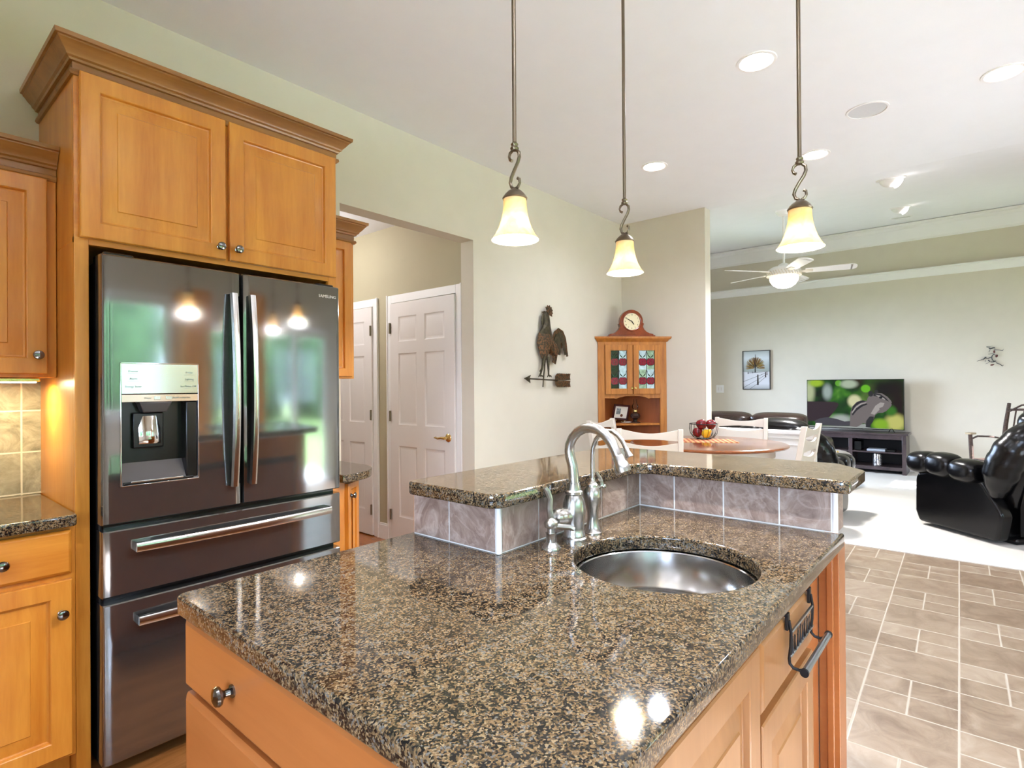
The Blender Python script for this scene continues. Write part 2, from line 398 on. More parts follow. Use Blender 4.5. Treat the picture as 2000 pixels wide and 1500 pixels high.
# ================================================================== THE SETTING
XE, YN, YS, XW, ZC = 10.2, 2.9, -2.5, -2.2, 3.01
STX, SLOPE = 5.205, .146
zl = lambda x: ZC + SLOPE * (x - 5.30)
struct('floor', G().prism([(XW, YS), (5.36, YS), (5.36, YN), (1.80, YN), (1.80, .8), (XW, .8)], -.05, 0), M['floor'])
struct('floor_kitchen_wood', G().box(XW, 1.80, .8, YN, -.05, 0), wood('kitchen_oak_floor', srgb(120, 72, 32), srgb(170, 112, 60), 'X', .25))
struct('floor_carpet', G().prism([(5.36, YS), (XE, YS), (XE, 4.6), (5.30, 4.6), (5.30, 1.0)], -.05, .006), M['carpet'])
struct('floor_hall', G().box(1.45, 3.2, YN, 6.0, -.05, .0), M['hallwood'])
struct('ceiling', G().box(XW, 5.30, YS, YN, ZC, ZC + .1), M['ceil'])
g = G(); g.prism([(5.30, ZC), (XE, zl(XE)), (XE, zl(XE) + .1), (5.30, ZC + .1)], 0, 1, Matrix(((1, 0, 0, 0), (0, 0, 7.1, YS), (0, 1, 0, 0), (0, 0, 0, 1))))
struct('ceiling_living', g, M['ceil'])
g = G(); g.box(XW, 1.851, YN, YN + .13, 0, ZC); g.box(1.851, 2.979, YN, YN + .13, 2.42, ZC); g.box(2.979, STX + .13, YN, YN + .13, 0, ZC)
struct('wall_north', g, M['wall'])
struct('wall_stub', G().box(STX, STX + .13, 2.009, YN, 0, ZC), M['wall'])
g = G(); g.box(STX + .02, STX + .13, 1.10, 2.009, 0, .895); struct('wall_half', g, M['white'])
g = G(); g.box(STX - .01, STX + .16, 1.08, 2.009, .895, .92); g.box(STX + .005, STX + .02, 1.10, 2.009, .855, .895); g.box(STX + .012, STX + .02, 1.10, 2.009, .80, .806)
struct('trim_1', g, M['white'], .003)
struct('wall_east', G().box(XE, XE + .12, YS, 4.6, 0, zl(XE)), M['wall'])
def wall_with_holes(name, x0, x1, z1, holes, T):
    g = G(); xs = sorted({x0, x1} | {h[0] for h in holes} | {h[1] for h in holes})
    for a, b in zip(xs, xs[1:]):
        cut = [h for h in holes if h[0] <= a and h[1] >= b]
        if not cut: g.box(a, b, 0, .14, 0, z1, T)
        else:
            if cut[0][2] > 0: g.box(a, b, 0, .14, 0, cut[0][2], T)
            g.box(a, b, 0, .14, cut[0][3], z1, T)
    struct(name, g, M['wall'])
wall_with_holes('wall_south', XW, XE, zl(XE), [KWIN, SLIDER] + LWINS, Matrix.Translation((0, YS - .14, 0)))
struct('wall_living_west', G().box(STX, STX + .13, YN + .13, 4.74, 0, zl(5.34)), M['wall'])
wall_with_holes('wall_living_north', 5.30, XE, zl(XE), [FILL_NWIN], Matrix.Translation((0, 4.6, 0)))
wall_with_holes('wall_west', YS, YN, ZC, [WWIN], Matrix(((0, -1, 0, XW), (1, 0, 0, 0), (0, 0, 1, 0), (0, 0, 0, 1))))
def window(name, w, T, mid):
    fr = G(); x0, x1, z0, z1 = w; f = .05
    fr.box(x0, x1, .03, .1, z0, z0 + f, T); fr.box(x0, x1, .03, .1, z1 - f, z1, T)
    for x in [x0, x1 - f] + mid: fr.box(x, x + f, .03, .1, z0 + f, z1 - f, T)
    o = struct(name, fr, M['white'])
    obj('window_pane', G().box(x0 + f, x1 - f, .062, .068, z0 + f, z1 - f, T), M['pane'], o)
    c = G(); t = .07
    c.box(x0 - t, x0, .14, .155, max(0, z0 - t), z1 + t, T); c.box(x1, x1 + t, .14, .155, max(0, z0 - t), z1 + t, T); c.box(x0, x1, .14, .155, z1, z1 + t, T)
    if z0 > .1: c.box(x0, x1, .14, .165, z0 - t, z0, T)
    obj('window_trim', c, M['white'], o)
TS = Matrix.Translation((0, YS - .14, 0)); TW = Matrix(((0, 1, 0, XW - .14), (1, 0, 0, 0), (0, 0, 1, 0), (0, 0, 0, 1)))
window('door_3', SLIDER, TS, [3.75, 3.80]); window('window_1', KWIN, TS, [.28, 1.2, -.66])
for i_, w_ in enumerate(LWINS): window('window_%d' % (i_ + 2), w_, TS, [])
window('window_7', FILL_NWIN, Matrix(((1, 0, 0, 0), (0, -1, 0, 4.74), (0, 0, 1, 0), (0, 0, 0, 1))), [7.1, 8.4])  # unseen north window, added to bring sunless light into the living room
window('window_6', WWIN, TW, [-.38])
# outside
struct('lawn', G().box(-30, 45, -60, YS - .14, -.35, -.30), flat('lawn_grass', srgb(98, 118, 52), .9, var=.25, scale=3))
PC = flat('patio_concrete', srgb(232, 230, 226), .8)
struct('patio', G().box(-3.0, 5.2, -6.5, YS - .14, -.30, -.06), PC); struct('side_bounce_slab', G().box(-8, XW - .14, -7.5, 6, -.30, -.06), PC)  # side slab is an added reflector bouncing sun up to the ceiling
struct('sun_block_eave', G().box(-3, 2.4, YS - 1.5, YS - .14, 2.75, 2.85), M['ceil'])  # unseen overhang added to keep sun off the island front
struct('sun_block_roof', G().box(2.4, 5.2, YS - 2.8, YS - .14, 2.75, 2.85), M['ceil'])  # unseen roof added over the slider to block sun from the tiles
struct('lawn_north', G().box(XW - .14, 45, 6.2, 40, -.35, -.30), flat('north_lawn_grass', srgb(84, 96, 52), .9, var=.25, scale=3))
struct('north_terrace', G().box(3.3, 45, 4.76, 6.2, -.35, -.30), PC)
struct('lawn_west', G().box(-30, XW - .14, YS - .14, 25, -.35, -.30), flat('side_lawn_grass', srgb(98, 118, 52), .9, var=.25, scale=3))
g = G()
for i in range(34):
    x = -24 + i * 2 + random.uniform(-.8, .8); h = random.uniform(3.5, 6.5); g.ell((x, -24 + random.uniform(-3, 3), h * .8), (random.uniform(1.6, 2.6), 2.2, h), seg=10, rings=8)
o = obj('treeline', g, flat('treeline_leaves', srgb(66, 92, 56), .9, var=.6, scale=2), kind='stuff'); tag(o, 'green trees beyond the lawn seen mirrored in the fridge door', 'trees')

# hall behind the opening
HX = 3.0
struct('wall_hall_east', G().box(HX, HX + .12, YN + .13, 6.0, 0, 2.75), M['hallwall'])
struct('wall_hall_west', G().box(1.35, 1.45, YN + .13, 6.0, 0, 2.75), M['wall'])
struct('wall_hall_north', G().box(1.35, HX + .12, 6.0, 6.1, 0, 2.75), M['wall'])
struct('ceiling_hall', G().box(1.35, HX + .12, YN + .13, 6.0, 2.715, 2.8), M['ceil'])
def hall_door(name, y0, y1, lever_at_low):
    w = y1 - y0
    us = [.11, w / 2 - .05, w / 2 + .05, w - .11]; vs = [.22, .82, 1.0, 1.60, 1.70, 1.91]
    rings = [(.008, .031), (.014, .029), (.028, .032), (.034, .033)]
    g = G().panelled((HX + .005, y1, .01), (0, -1, 0), (0, 0, 1), (-1, 0, 0), w, 2.03, .037, us, vs, {(a, b) for a in (1, 3) for b in (1, 3, 5)}, rings, .002)
    d = struct(name, g, M['doorw'])
    for z in (.24, 1.08, 1.83):
        hy = y1 - .004 if lever_at_low else y0 + .004
        obj('hinge', G().rod((HX - .04, hy, z - .045), (HX - .04, hy, z + .045), .009, 8), M['bronze'], d)
    hy = y0 + .07 if lever_at_low else y1 - .07
    if lever_at_low:
        l = G(); l.lathe([(.033, 0), (.033, .004), (.024, .012), (.011, .014), (.011, .045), (.0, .046)], (HX - .032, hy, .93), 18, Matrix.Rotation(R_(-90), 4, 'Y'))
        l.tube([(HX - .074, hy, .93), (HX - .082, hy + .03, .932), (HX - .08, hy + .07, .925), (HX - .078, hy + .10, .931), (HX - .078, hy + .115, .928)], [.012, .010, .008, .008, .004], 10)
        obj('door_lever', l, M['brass'], d)
    c = G(); t = .068
    for a, b, z1 in ((y0 - t, y0 - .003, 2.115), (y1 + .003, y1 + t, 2.115)): c.box(HX - .017, HX, a, b, 0, z1)
    c.box(HX - .017, HX, y0 - .003, y1 + .003, 2.047, 2.115)
    for a, b in ((y0 - t, y0 - t + .014), (y1 + t - .014, y1 + t)): c.box(HX - .024, HX - .017, a, b, 0, 2.12)
    obj('door_casing', c, M['white'], d, .003)
hall_door('door_1', 3.10, 3.89, True); hall_door('door_2', 4.16, 4.95, False)
g = G(); g.box(HX - .016, HX, 3.961, 4.089, 0, .12); g.box(HX - .012, HX, 3.961, 4.089, .12, .135); struct('baseboard_hall', g, M['white'])
lamp('hall_fill_lamp', 'POINT', (2.2, 4.4, 2.5), 4.8, (1, .99, 1.02), shadow_soft_size=.12)  # unseen fill lamp added to brighten the hall, no fixture modelled
# living room trims
g = G(); P = [(0, 2.895), (.012, 2.90), (.018, 2.915), (.05, 2.955), (.055, 2.99), (.075, 3.0), (.075, 3.02), (0, 3.02)]
g.sweep([(XE, 4.6), (XE, YS)], P, 1); struct('trim_2', g, M['white'])
g = G(); zc = zl(XE) - .01; P = [(0, zc - .265), (.012, zc - .262), (.016, zc - .235), (.03, zc - .225), (.10, zc - .11), (.115, zc - .10), (.13, zc - .06), (.15, zc - .05), (.16, zc - .02), (0, zc - .005)]
g.sweep([(XE, 4.6), (XE, YS)], P, 1); struct('trim_3', g, M['white'])
g = G(); P = [(0, .006), (.016, .006), (.016, .10), (.010, .125), (0, .13)]
g.sweep([(XE, 4.6), (XE, YS)], P, 1); struct('baseboard_east', g, M['white'])
g = G(); g.sweep([(2.979, YN), (STX, YN), (STX, 2.009)], P, 1); struct('baseboard_north', g, M['white'])
struct('backsplash', G().box(-.9, .478, YN - .012, YN, .914, 1.38), M['splash'])

# ================================================================== REFRIGERATOR
FX0, FX1, FY = .532, 1.438, 2.253
SAG = .006
def fy(x, xa, xb): u = (x - (xa + xb) / 2) / ((xb - xa) / 2); return FY + SAG * u * u
def fridge_front(xa, xb, z0, z1, hole=None, n=20, yb=2.325):
    """door leaf with a gently bowed front, rounded side edges and an optional rectangular hole"""
    r = .010
    xs = [xa + r + (xb - xa - 2 * r) * i / n for i in range(n + 1)]
    zs = [z0 + .004, z1 - .004]
    if hole: xs = sorted(set([x for x in xs if min(abs(x - hole[0]), abs(x - hole[1])) > .006] + [hole[0], hole[1]])); zs = sorted(zs + [hole[2], hole[3]])
    col = [(xa, fy(xa, xa, xb) + r), (xa + .003, fy(xa, xa, xb) + .003)] + [(x, fy(x, xa, xb)) for x in xs] + [(xb - .003, fy(xb, xa, xb) + .003), (xb, fy(xb, xa, xb) + r)]
    g = G(); rows = [[g.V((x, y + .004, z0)) for x, y in col]] + [[g.V((x, y, z)) for x, y in col] for z in zs] + [[g.V((x, y + .004, z1)) for x, y in col]]
    for i in range(len(rows) - 1):
        for j in range(len(col) - 1):
            if hole and abs(rows[i][0].co.z - hole[2]) < 1e-5 and hole[0] - 1e-5 <= col[j][0] and col[j + 1][0] <= hole[1] + 1e-5: continue
            g.f([rows[i][j], rows[i][j + 1], rows[i + 1][j + 1], rows[i + 1][j]])
    bk = [[g.V((x, yb, r_[0].co.z)) for x in (xa, xb)] for r_ in (rows[0], rows[-1])]
    g.f([rows[-1][i] for i in range(len(col))] + [bk[1][1], bk[1][0]]); g.f([rows[0][i] for i in range(len(col))][::-1] + [bk[0][0], bk[0][1]])
    g.f([r_[0] for r_ in rows] + [bk[1][0], bk[0][0]]); g.f([r_[-1] for r_ in rows][::-1] + [bk[0][1], bk[1][1]])
    g.f([bk[0][0], bk[0][1], bk[1][1], bk[1][0]])
    return g
fr = thing('refrigerator', 'dark stainless french-door refrigerator with water dispenser under maple cabinets', 'refrigerator', (.986, 2.6, 0))
g = G(); g.box(.540, 1.432, 2.335, 2.86, .03, 1.775); g.box(.56, 1.41, 2.36, 2.84, 0, .03)
obj('body', g, M['fridgeside'], fr, .004)
DX = (.583, .834); DZ = (.992, 1.421)
dl = obj('left_door', fridge_front(FX0, .990, .868, 1.786, (DX[0], DX[1], DZ[0], DZ[1])), M['fridge'], fr, ang=30)
dr = obj('right_door', fridge_front(1.000, FX1, .868, 1.786), M['fridge'], fr, ang=30)
d3 = obj('middle_drawer', fridge_front(FX0, FX1, .622, .846), M['fridge'], fr, ang=30)
d4 = obj('freezer_drawer', fridge_front(FX0, FX1, .055, .598), M['fridge'], fr, ang=30)
g = G(); g.box(.545, 1.425, 2.30, 2.336, .04, 1.775); obj('door_gasket', g, M['black'], fr)
for x in (.590, 1.380):
    g = G(); g.box(x - .045, x + .045, 2.285, 2.42, 1.776, 1.80); obj('hinge_cover', g, M['black'], fr, .006)
# dispenser
yd = lambda x: fy(x, FX0, .990)
g = G(); a, b = DX; z0, z1 = DZ; t = .004; yf = FY - .0015
for q in ((a, a + t, z0, z1), (b - t, b, z0, z1), (a, b, z1 - t, z1), (a, b, z0, z0 + t)): g.box(q[0], q[1], yf, FY + .02, q[2], q[3])
obj('dispenser_frame', g, M['chrome'], dl, .001)
obj('dispenser_panel', G().box(a + t, b - t, yf + .0008, FY + .02, 1.312, z1 - t), M['panelss'], dl, .001)
obj('dispenser_strip', G().box(a + t, b - t, yf + .0005, FY + .02, 1.283, 1.309), steel('rose_steel_strip', .6, .25, 0, (1, .80, .66)), dl, .001)
g = G(); zt = 1.283; yb_ = FY + .062
g.loft([[(a + t, FY, zt), (b - t, FY, zt), (b - t, FY, z0 + t), (a + t, FY, z0 + t)], [(a + .012, yb_, zt), (b - .03, yb_, zt), (b - .03, yb_, z0 + .1), (a + .012, yb_, z0 + .1)]], False)
g.f([g.V(p) for p in ((a + .012, yb_, zt), (b - .03, yb_, zt), (b - .03, yb_, z0 + .1), (a + .012, yb_, z0 + .1))])
obj('dispenser_recess', g, M['darkplastic'], dl)
g = G(); g.box(b - .045, b - t, FY + .003, FY + .058, z0 + t, zt); obj('recess_side', g, M['black'], dl, .006)
g = G(); g.loft([[(.640, FY + .002, zt), (.745, FY + .002, zt), (.745, yb_, zt), (.640, yb_, zt)], [(.655, FY + .008, zt - .038), (.728, FY + .008, zt - .038), (.728, yb_, zt - .038), (.655, yb_, zt - .038)]]); obj('spout_housing', g, M['darkplastic'], dl, .004)
pp = [(.645 + .068 * i / 8, FY + .022 - .014 * sin(pi * i / 8)) for i in range(9)]
g = G(); g.loft([[(x, y + dy, z) for x, y in pp] + [(x, y + dy + .01, z) for x, y in pp[::-1]] for z, dy in ((1.232, .016), (1.18, .006), (1.14, 0), (1.134, .003))]); obj('dispenser_paddle', g, M['chrome'], dl)
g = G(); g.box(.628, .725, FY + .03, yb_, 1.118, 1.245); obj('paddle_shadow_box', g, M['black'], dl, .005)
g = G(); g.box(a + .008, b - .02, FY - .002, FY + .052, z0 + t, z0 + .014); obj('drip_tray', g, M['black'], dl, .003)
g = G(); g.box(a + .03, b - .055, FY - .0035, FY + .02, z0 + .010, z0 + .017); obj('tray_grip', g, M['ssbright'], dl, .002)
TY = lambda x, y, z: Matrix.Translation((x, y, z)) @ Matrix.Rotation(R_(90), 4, 'X')
ink = flat('grey_lettering_ink', srgb(90, 96, 94), .5); yp = yf + .0003
for s_, x, z in (('Freezer', .622, 1.390), ('Fridge', .800, 1.388), ('Alarm', .622, 1.364), ('Lighting', .800, 1.363), ('Energy Saver', .622, 1.337), ('Ice Maker Off', .797, 1.337)): obj('panel_lettering', G().text(s_, .0095, TY(x, yp, z)), ink, dl)
for x, z in ((.622, 1.382), (.800, 1.379), (.622, 1.356), (.800, 1.355), (.797, 1.329)): obj('panel_underline', G().box(x - .017, x + .017, yp - .0002, yp + .0003, z, z + .0006), ink, dl)
for s_, x in (('Water', .665), ('Cubed/Crushed Ice', .770)): obj('panel_lettering', G().text(s_, .0085, TY(x, yp - .0005, 1.296)), ink, dl)
for x in (.695, .732):
    g = G(); g.box(x - .010, x + .010, yf - .001, yf + .003, 1.290, 1.302); obj('dispenser_button', g, M['panelss'], dl, .001)
def bowed(path_fn, n=14): return [path_fn(i / n) for i in range(n + 1)]
def fridge_handle(door, kind, x0, x1, z0, z1, bow):
    g = G(); w = .0135; loops = []
    for i in range(19):
        t = i / 18; b = bow * (1 - (2 * t - 1) ** 2)
        if kind == 'v':
            y = FY - .022 - b; z = z0 + (z1 - z0) * t; loops.append([(x0 + w * cx, y + .011 * cy, z) for cx, cy in ((-1, .6), (-.75, -.7), (0, -1), (.75, -.7), (1, .6), (.7, 1), (-.7, 1))])
        else:
            y = FY - .024 - b; x = x0 + (x1 - x0) * t; loops.append([(x, y + .010 * cx, z0 + .015 * cy) for cx, cy in ((-.6, 1), (-1, .5), (-1, -.5), (-.6, -1), (.7, -1), (1, 0), (.7, 1))])
    g.loft(loops); h = obj('handle', g, M['ssbright'], door, ang=50)
    g = G(); loops = []
    for i in range(19):
        t = i / 18; b = bow * (1 - (2 * t - 1) ** 2)
        if kind == 'v':
            y = FY - .014 - b; z = z0 + (z1 - z0) * t; loops.append([(x0 - w * .72, FY + .004, z), (x0 - w * .72, y, z), (x0 + w * .55, y, z), (x0 + w * .55, FY + .004, z)])
        else:
            if not (t < .12 or t > .88): continue
            pass
    if kind == 'v': g.loft(loops)
    else:
        g = G(); g.box(x0, x0 + .05, FY - .022, FY + .006, z0 - .016, z0 + .017); obj('handle_backing', g, M['black'], door, .002)
        g = G(); g.box(x1 - .05, x1, FY - .022, FY + .006, z0 - .016, z0 + .017)
    obj('handle_backing', g, M['black'], door, .002)
fridge_handle(dl, 'v', .955, 0, .946, 1.70, .026); fridge_handle(dr, 'v', 1.026, 0, .946, 1.70, .026)
fridge_handle(d3, 'h', .622, 1.370, .783, 0, .018); fridge_handle(d4, 'h', .628, 1.366, .528, 0, .018)
g = G().text('SAMSUNG', .0185, TY(1.374, fy(1.374, 1.0, FX1) - .0006, 1.738) @ Matrix.Diagonal((1.05, 1, 1, 1)), .0008)
obj('maker_lettering', g, flat('silver_lettering', srgb(226, 222, 214), .3, .2), dr)
g = G(); g.box(1.018, 1.034, FY - .0475, FY - .02, 1.328, 1.352); obj('release_button', g, M['black'], dr, .002)

# ================================================================== CABINETS ON THE FRIDGE WALL
CROWN = [(0, 0), (.008, .001), (.013, .008), (.011, .018), (.003, .022), (.003, .044), (.012, .046), (.015, .053), (.022, .058), (.025, .066), (.033, .074), (.046, .092), (.050, .095), (.050, .100), (.058, .102), (.060, .116), (0, .116)]
def crown_molding(path, z, parent, side=1, s=1.0):
    g = G(); g.sweep(path, [(o * s, z + h * s) for o, h in CROWN], side); return obj('crown_molding', g, M['crown'], parent, ang=30)
fc = thing('refrigerator_cabinet', 'tall maple cabinet with two raised-panel doors and crown above the refrigerator', 'cabinet', (.98, 2.9, 0))
g = G(); g.box(.478, 1.48, 2.372, YN - .002, 1.838, 2.50); obj('body', g, M['maple'], fc, .002)
for xa, xb, s0, s1 in ((.478, .498, .478, .519), (1.460, 1.480, 1.437, 1.480)):
    g = G(); g.box(xa, xb, 2.372, YN - .002, 0, 1.838); g.box(s0, s1, 2.350, 2.372, 0, 1.85); obj('side_panel', g, M['maple'], fc, .0015)
g = G(); g.box(.478, 1.48, 2.352, 2.372, 1.828, 2.47); obj('face_frame', g, M['mapleX'], fc, .0015)
for x0, x1, kx in ((.492, .969, .942), (.983, 1.470, 1.012)):
    d = obj('door', cab_door((x0, 2.352, 1.848), (1, 0, 0), (0, -1, 0), x1 - x0, .566), M['maple'], fc, ang=25); knob(d, (kx, 2.331, 1.895), (0, -1, 0))
crown_molding([(.478, YN - .003), (.478, 2.352), (1.48, 2.352), (1.48, YN - .003)], 2.398, fc, 1)
lu = thing('wall_cabinet', 'maple wall cabinet with single knob hung left of the refrigerator panel', 'cabinet', (.1, 2.9, 1.373))
g = G(); g.box(-.45, .476, 2.615, YN - .002, 1.373, 2.205); obj('body', g, M['maple'], lu, .002)
g = G(); g.box(-.45, .476, 2.597, 2.615, 1.373, 2.10); obj('face_frame', g, M['maple'], lu, .0015)
for x0, x1, k_ in ((.02, .447, .418), (-.43, .005, -.40)):
    d = obj('door', cab_door((x0, 2.597, 1.385), (1, 0, 0), (0, -1, 0), x1 - x0, .705), M['maple'], lu, ang=25); knob(d, (k_, 2.576, 1.452), (0, -1, 0))
crown_molding([(-.45, 2.597), (.476, 2.597)], 2.088, lu, 1)
ru = thing('wall_cabinet', 'narrow maple wall cabinet with crown right of the refrigerator', 'cabinet', (1.6, 2.9, 1.38))
g = G(); g.box(1.484, 1.735, 2.605, YN - .002, 1.375, 2.205); obj('body', g, M['maple'], ru, .002)
g = G(); g.box(1.484, 1.735, 2.590, 2.605, 1.375, 2.11); obj('face_frame', g, M['maple'], ru, .0015)
d = obj('door', cab_door((1.49, 2.590, 1.385), (1, 0, 0), (0, -1, 0), .222, .715, .042), M['maple'], ru, ang=25); knob(d, (1.508, 2.569, 1.45), (0, -1, 0))
crown_molding([(1.484, 2.590), (1.735, 2.590), (1.735, YN - .003)], 2.098, ru, 1)
lb = thing('base_cabinet', 'maple base cabinet with drawer over door left of the refrigerator', 'cabinet', (.1, 2.9, 0))
g = G(); g.box(-.45, .477, 2.365, YN - .002, .10, .876); g.box(-.45, .477, 2.43, 2.45, 0, .10); obj('body', g, M['maple'], lb, .002)
g = G(); g.box(-.45, .477, 2.347, 2.365, .10, .876); obj('face_frame', g, M['maple'], lb, .0015)
for x0, x1, kx, kd in ((.03, .465, .290, .436), (-.43, .015, -.2, -.40)):
    d = obj('drawer', slab_front((x0, 2.347, .716), (1, 0, 0), (0, -1, 0), x1 - x0, .145), M['mapleX'], lb, ang=25); knob(d, (kx, 2.326, .785), (0, -1, 0))
    d = obj('door', cab_door((x0, 2.347, .115), (1, 0, 0), (0, -1, 0), x1 - x0, .582), M['maple'], lb, ang=25); knob(d, (kd, 2.326, .590), (0, -1, 0))
o = obj('countertop', slab_mesh(rpoly([(-.6, 2.30), (.476, 2.30), (.476, YN - .014), (-.6, YN - .014)], [0, .02, 0, 0]), [], .876, .914), M['granite']); tag(o, 'granite countertop on base cabinet left of the refrigerator', 'countertop')
l_ = thing('under_cabinet_light', 'slim brass under-cabinet light below the left wall cabinet', 'light', (.36, 2.7, 1.355))
obj('housing', G().box(.30, .435, 2.63, 2.70, 1.358, 1.372), M['brass'], l_, .003); obj('lens', G().box(.31, .425, 2.64, 2.69, 1.354, 1.359), emission('under_cabinet_glow', (1, .86, .5), 12), l_)
lamp('under_cabinet_lamp', 'AREA', (.37, 2.665, 1.35), .55, (1, .82, .45), (0, 0, 0), shape='RECTANGLE', size=.12, size_y=.05)
rb = thing('base_cabinet', 'narrow angled maple base cabinet right of the refrigerator', 'cabinet', (1.56, 2.9, 0))
g = G(); g.prism([(1.484, 2.372), (1.53, 2.372), (1.652, 2.46), (1.652, YN - .002), (1.484, YN - .002)], .10, .876); g.prism([(1.484, 2.43), (1.60, 2.5), (1.60, YN - .002), (1.484, YN - .002)], 0, .10); obj('body', g, M['maple'], rb, .0015)
U = Vector((.122, .088, 0)).normalized(); N = Vector((U.y, -U.x, 0))
d = obj('door', cab_door(Vector((1.53, 2.372, .115)) + U * .004, U, N, .142, .745, .03), M['maple'], rb, ang=25); knob(d, Vector((1.53, 2.372, .80)) + U * .03 + N * .021, N, s=.9)
o = obj('countertop', slab_mesh([(1.484, YN - .004), (1.484, 2.31)] + [(1.52 + .25 * sin(a), 2.56 - .25 * cos(a)) for a in [R_(6 * i) for i in range(0, 16)]] + [(1.77, YN - .004)], [], .876, .914), M['granite']); tag(o, 'small rounded granite countertop right of the refrigerator', 'countertop')
pn = thing('pantry_cabinet', 'tall maple pantry cabinet mirrored in the left refrigerator door', 'cabinet', (2.54, YS + .2, 0))
g = G(); g.box(2.29, 2.77, YS + .012, YS + .58, .1, 2.4); g.box(2.29, 2.77, YS + .012, YS + .5, 0, .1); obj('body', g, M['maple'], pn)
for z, h in ((.115, 1.1), (1.23, 1.15)): d = obj('door', cab_door((2.765, YS + .58, z), (-1, 0, 0), (0, 1, 0), .47, h), M['maple'], pn); knob(d, (2.73, YS + .601, z + (1.0 if z < 1 else .1)), (0, 1, 0))

# ================================================================== ISLAND
isl = thing('kitchen_island', 'maple kitchen island with raised stone-tiled bar wall', 'kitchen island', (1.1, .8, 0))
g = G(); g.box(.447, 1.54, .345, 1.235, .10, .66); g.box(.447, 1.54, .345, .365, .66, .875); g.box(.447, .467, .365, 1.235, .66, .875); g.box(.467, 1.757, 1.215, 1.235, .66, .875); g.box(1.54, 1.757, .364, 1.235, .10, .66); g.box(1.54, 1.757, .364, .384, .66, .875); g.box(.52, 1.70, .42, 1.17, 0, .10); obj('body', g, M['mapleY'], isl, .0015)
for z0, h in ((.730, .137), (.432, .284), (.122, .295)):
    g = slab_front((.447, 1.235, z0), (0, -1, 0), (-1, 0, 0), .87, h); d = obj('drawer', g, M['mapleY'], isl, ang=25)
    for y in (1.010, .58): knob(d, (.426, y, z0 + h / 2), (-1, 0, 0), s=1.05)
MF = wood('pale_maple_front', srgb(142, 92, 46), srgb(164, 114, 66), 'Z', .33)
d = obj('drawer', slab_front((1.107, .345, .700), (1, 0, 0), (0, -1, 0), .402, .140), MF, isl, ang=25)
d = obj('door', cab_door((1.107, .345, .115), (1, 0, 0), (0, -1, 0), .402, .567), MF, isl, ang=25)
d = obj('door', cab_door((.655, .345, .115), (1, 0, 0), (0, -1, 0), .438, .722), MF, isl, ang=25)
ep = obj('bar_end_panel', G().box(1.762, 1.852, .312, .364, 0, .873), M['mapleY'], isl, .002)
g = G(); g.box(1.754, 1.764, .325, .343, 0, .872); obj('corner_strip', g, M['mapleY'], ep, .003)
LW, TZ = 1.757, 1.034
g = G(); g.prism([(1.0245, .9165), (LW + .0015, .9165), (LW + .0015, .324), (1.852, .324), (1.852, 1.238), (1.0245, 1.238)], .9142, TZ); g.box(LW + .006, 1.852, .366, 1.238, 0, .9142)
bw = obj('bar_wall', g, M['grout'], isl)
def tiles(nm, segs, T, back):
    g = G()
    for a, b in segs: g.box(a + .0022, b - .0022, 0, back, .9175, TZ - .002, T)
    return obj(nm, g, M['bartile'], bw, .0012)
tiles('tile_row', [(1.035, 1.184), (1.184, 1.347), (1.347, 1.509), (1.509, 1.674), (1.674, LW)], Matrix.Translation((0, .9145, 0)), .009)
tiles('tile_row', [(.328, .464), (.464, .627), (.627, .789), (.789, .914)], Matrix(((0, 1, 0, LW), (1, 0, 0, 0), (0, 0, 1, 0), (0, 0, 0, 1))), .009)
tiles('tile_row', [(.926, 1.093), (1.093, 1.238)], Matrix(((0, 1, 0, 1.0225), (1, 0, 0, 0), (0, 0, 1, 0), (0, 0, 0, 1))), .009)
for x, y in ((1.0265, .9185), (LW + .004, .3195)):
    obj('corner_trim', G().rod((x, y, .915), (x, y, TZ), .0072, 12), M['white'], bw)
g = G(); g.box(1.03, LW + .006, 1.238, 1.246, .9145, TZ); g.box(LW + .006, 1.858, 1.238, 1.246, 0, TZ); g.box(1.852, 1.858, .33, 1.246, .0, TZ); obj('bar_back_panel', g, M['maple'], isl)
g = G(); g.box(LW + .006, 1.852, .316, .325, .9145, TZ); obj('end_tile', g, M['bartile'], bw)
SK = (1.24, .585); SR = .211
circ = [(SK[0] + SR * cos(2 * pi * i / 64), SK[1] + SR * sin(2 * pi * i / 64)) for i in range(64)]
o = obj('island_countertop', slab_mesh(rpoly([(.414, .300), (1.774, .300), (1.774, .3118), (LW + .004, .3118), (LW + .004, 1.252), (.414, 1.252)], [.015, .003, 0, 0, .0, .022]), [circ], .8755, .914, .006), M['granite']); tag(o, 'large polished granite island countertop with round sink cutout', 'countertop')
out = rpoly([(.978, .884), (1.722, .884), (1.661, .274), (1.95, .274), (2.07, .36), (2.07, 1.222), (.978, 1.222)], 0)
out = rpoly([(.978, .884), (1.70, .884), (1.70, .274), (1.955, .274), (2.07, .365), (2.07, 1.13), (1.98, 1.222), (.978, 1.222)], [.04, .06, .02, .03, .03, .03, .03, .03])
o = obj('bar_countertop', slab_mesh(out, [], 1.0345, 1.07, .006), M['granite']); tag(o, 'raised L-shaped granite bar top on the tiled wall', 'countertop')
sk = thing('sink', 'round stainless undermount sink in the island countertop', 'sink', (SK[0], SK[1], .70))
r0 = SR - .006
prof = [(r0 + .012, .8745), (r0 + .002, .8745), (r0, .872), (r0 - .002, .78), (r0 - .012, .738), (r0 - .045, .708), (r0 - .10, .700), (.045, .696), (.043, .690)]
g = G(); g.lathe(prof, (SK[0], SK[1], 0), 64, caps=False); obj('bowl', g, M['sink'], sk)
g = G(); g.lathe([(.046, .691), (.044, .697), (.036, .697), (.030, .690), (.001, .690)], (SK[0], SK[1], 0), 24); obj('drain', g, M['chrome'], sk)

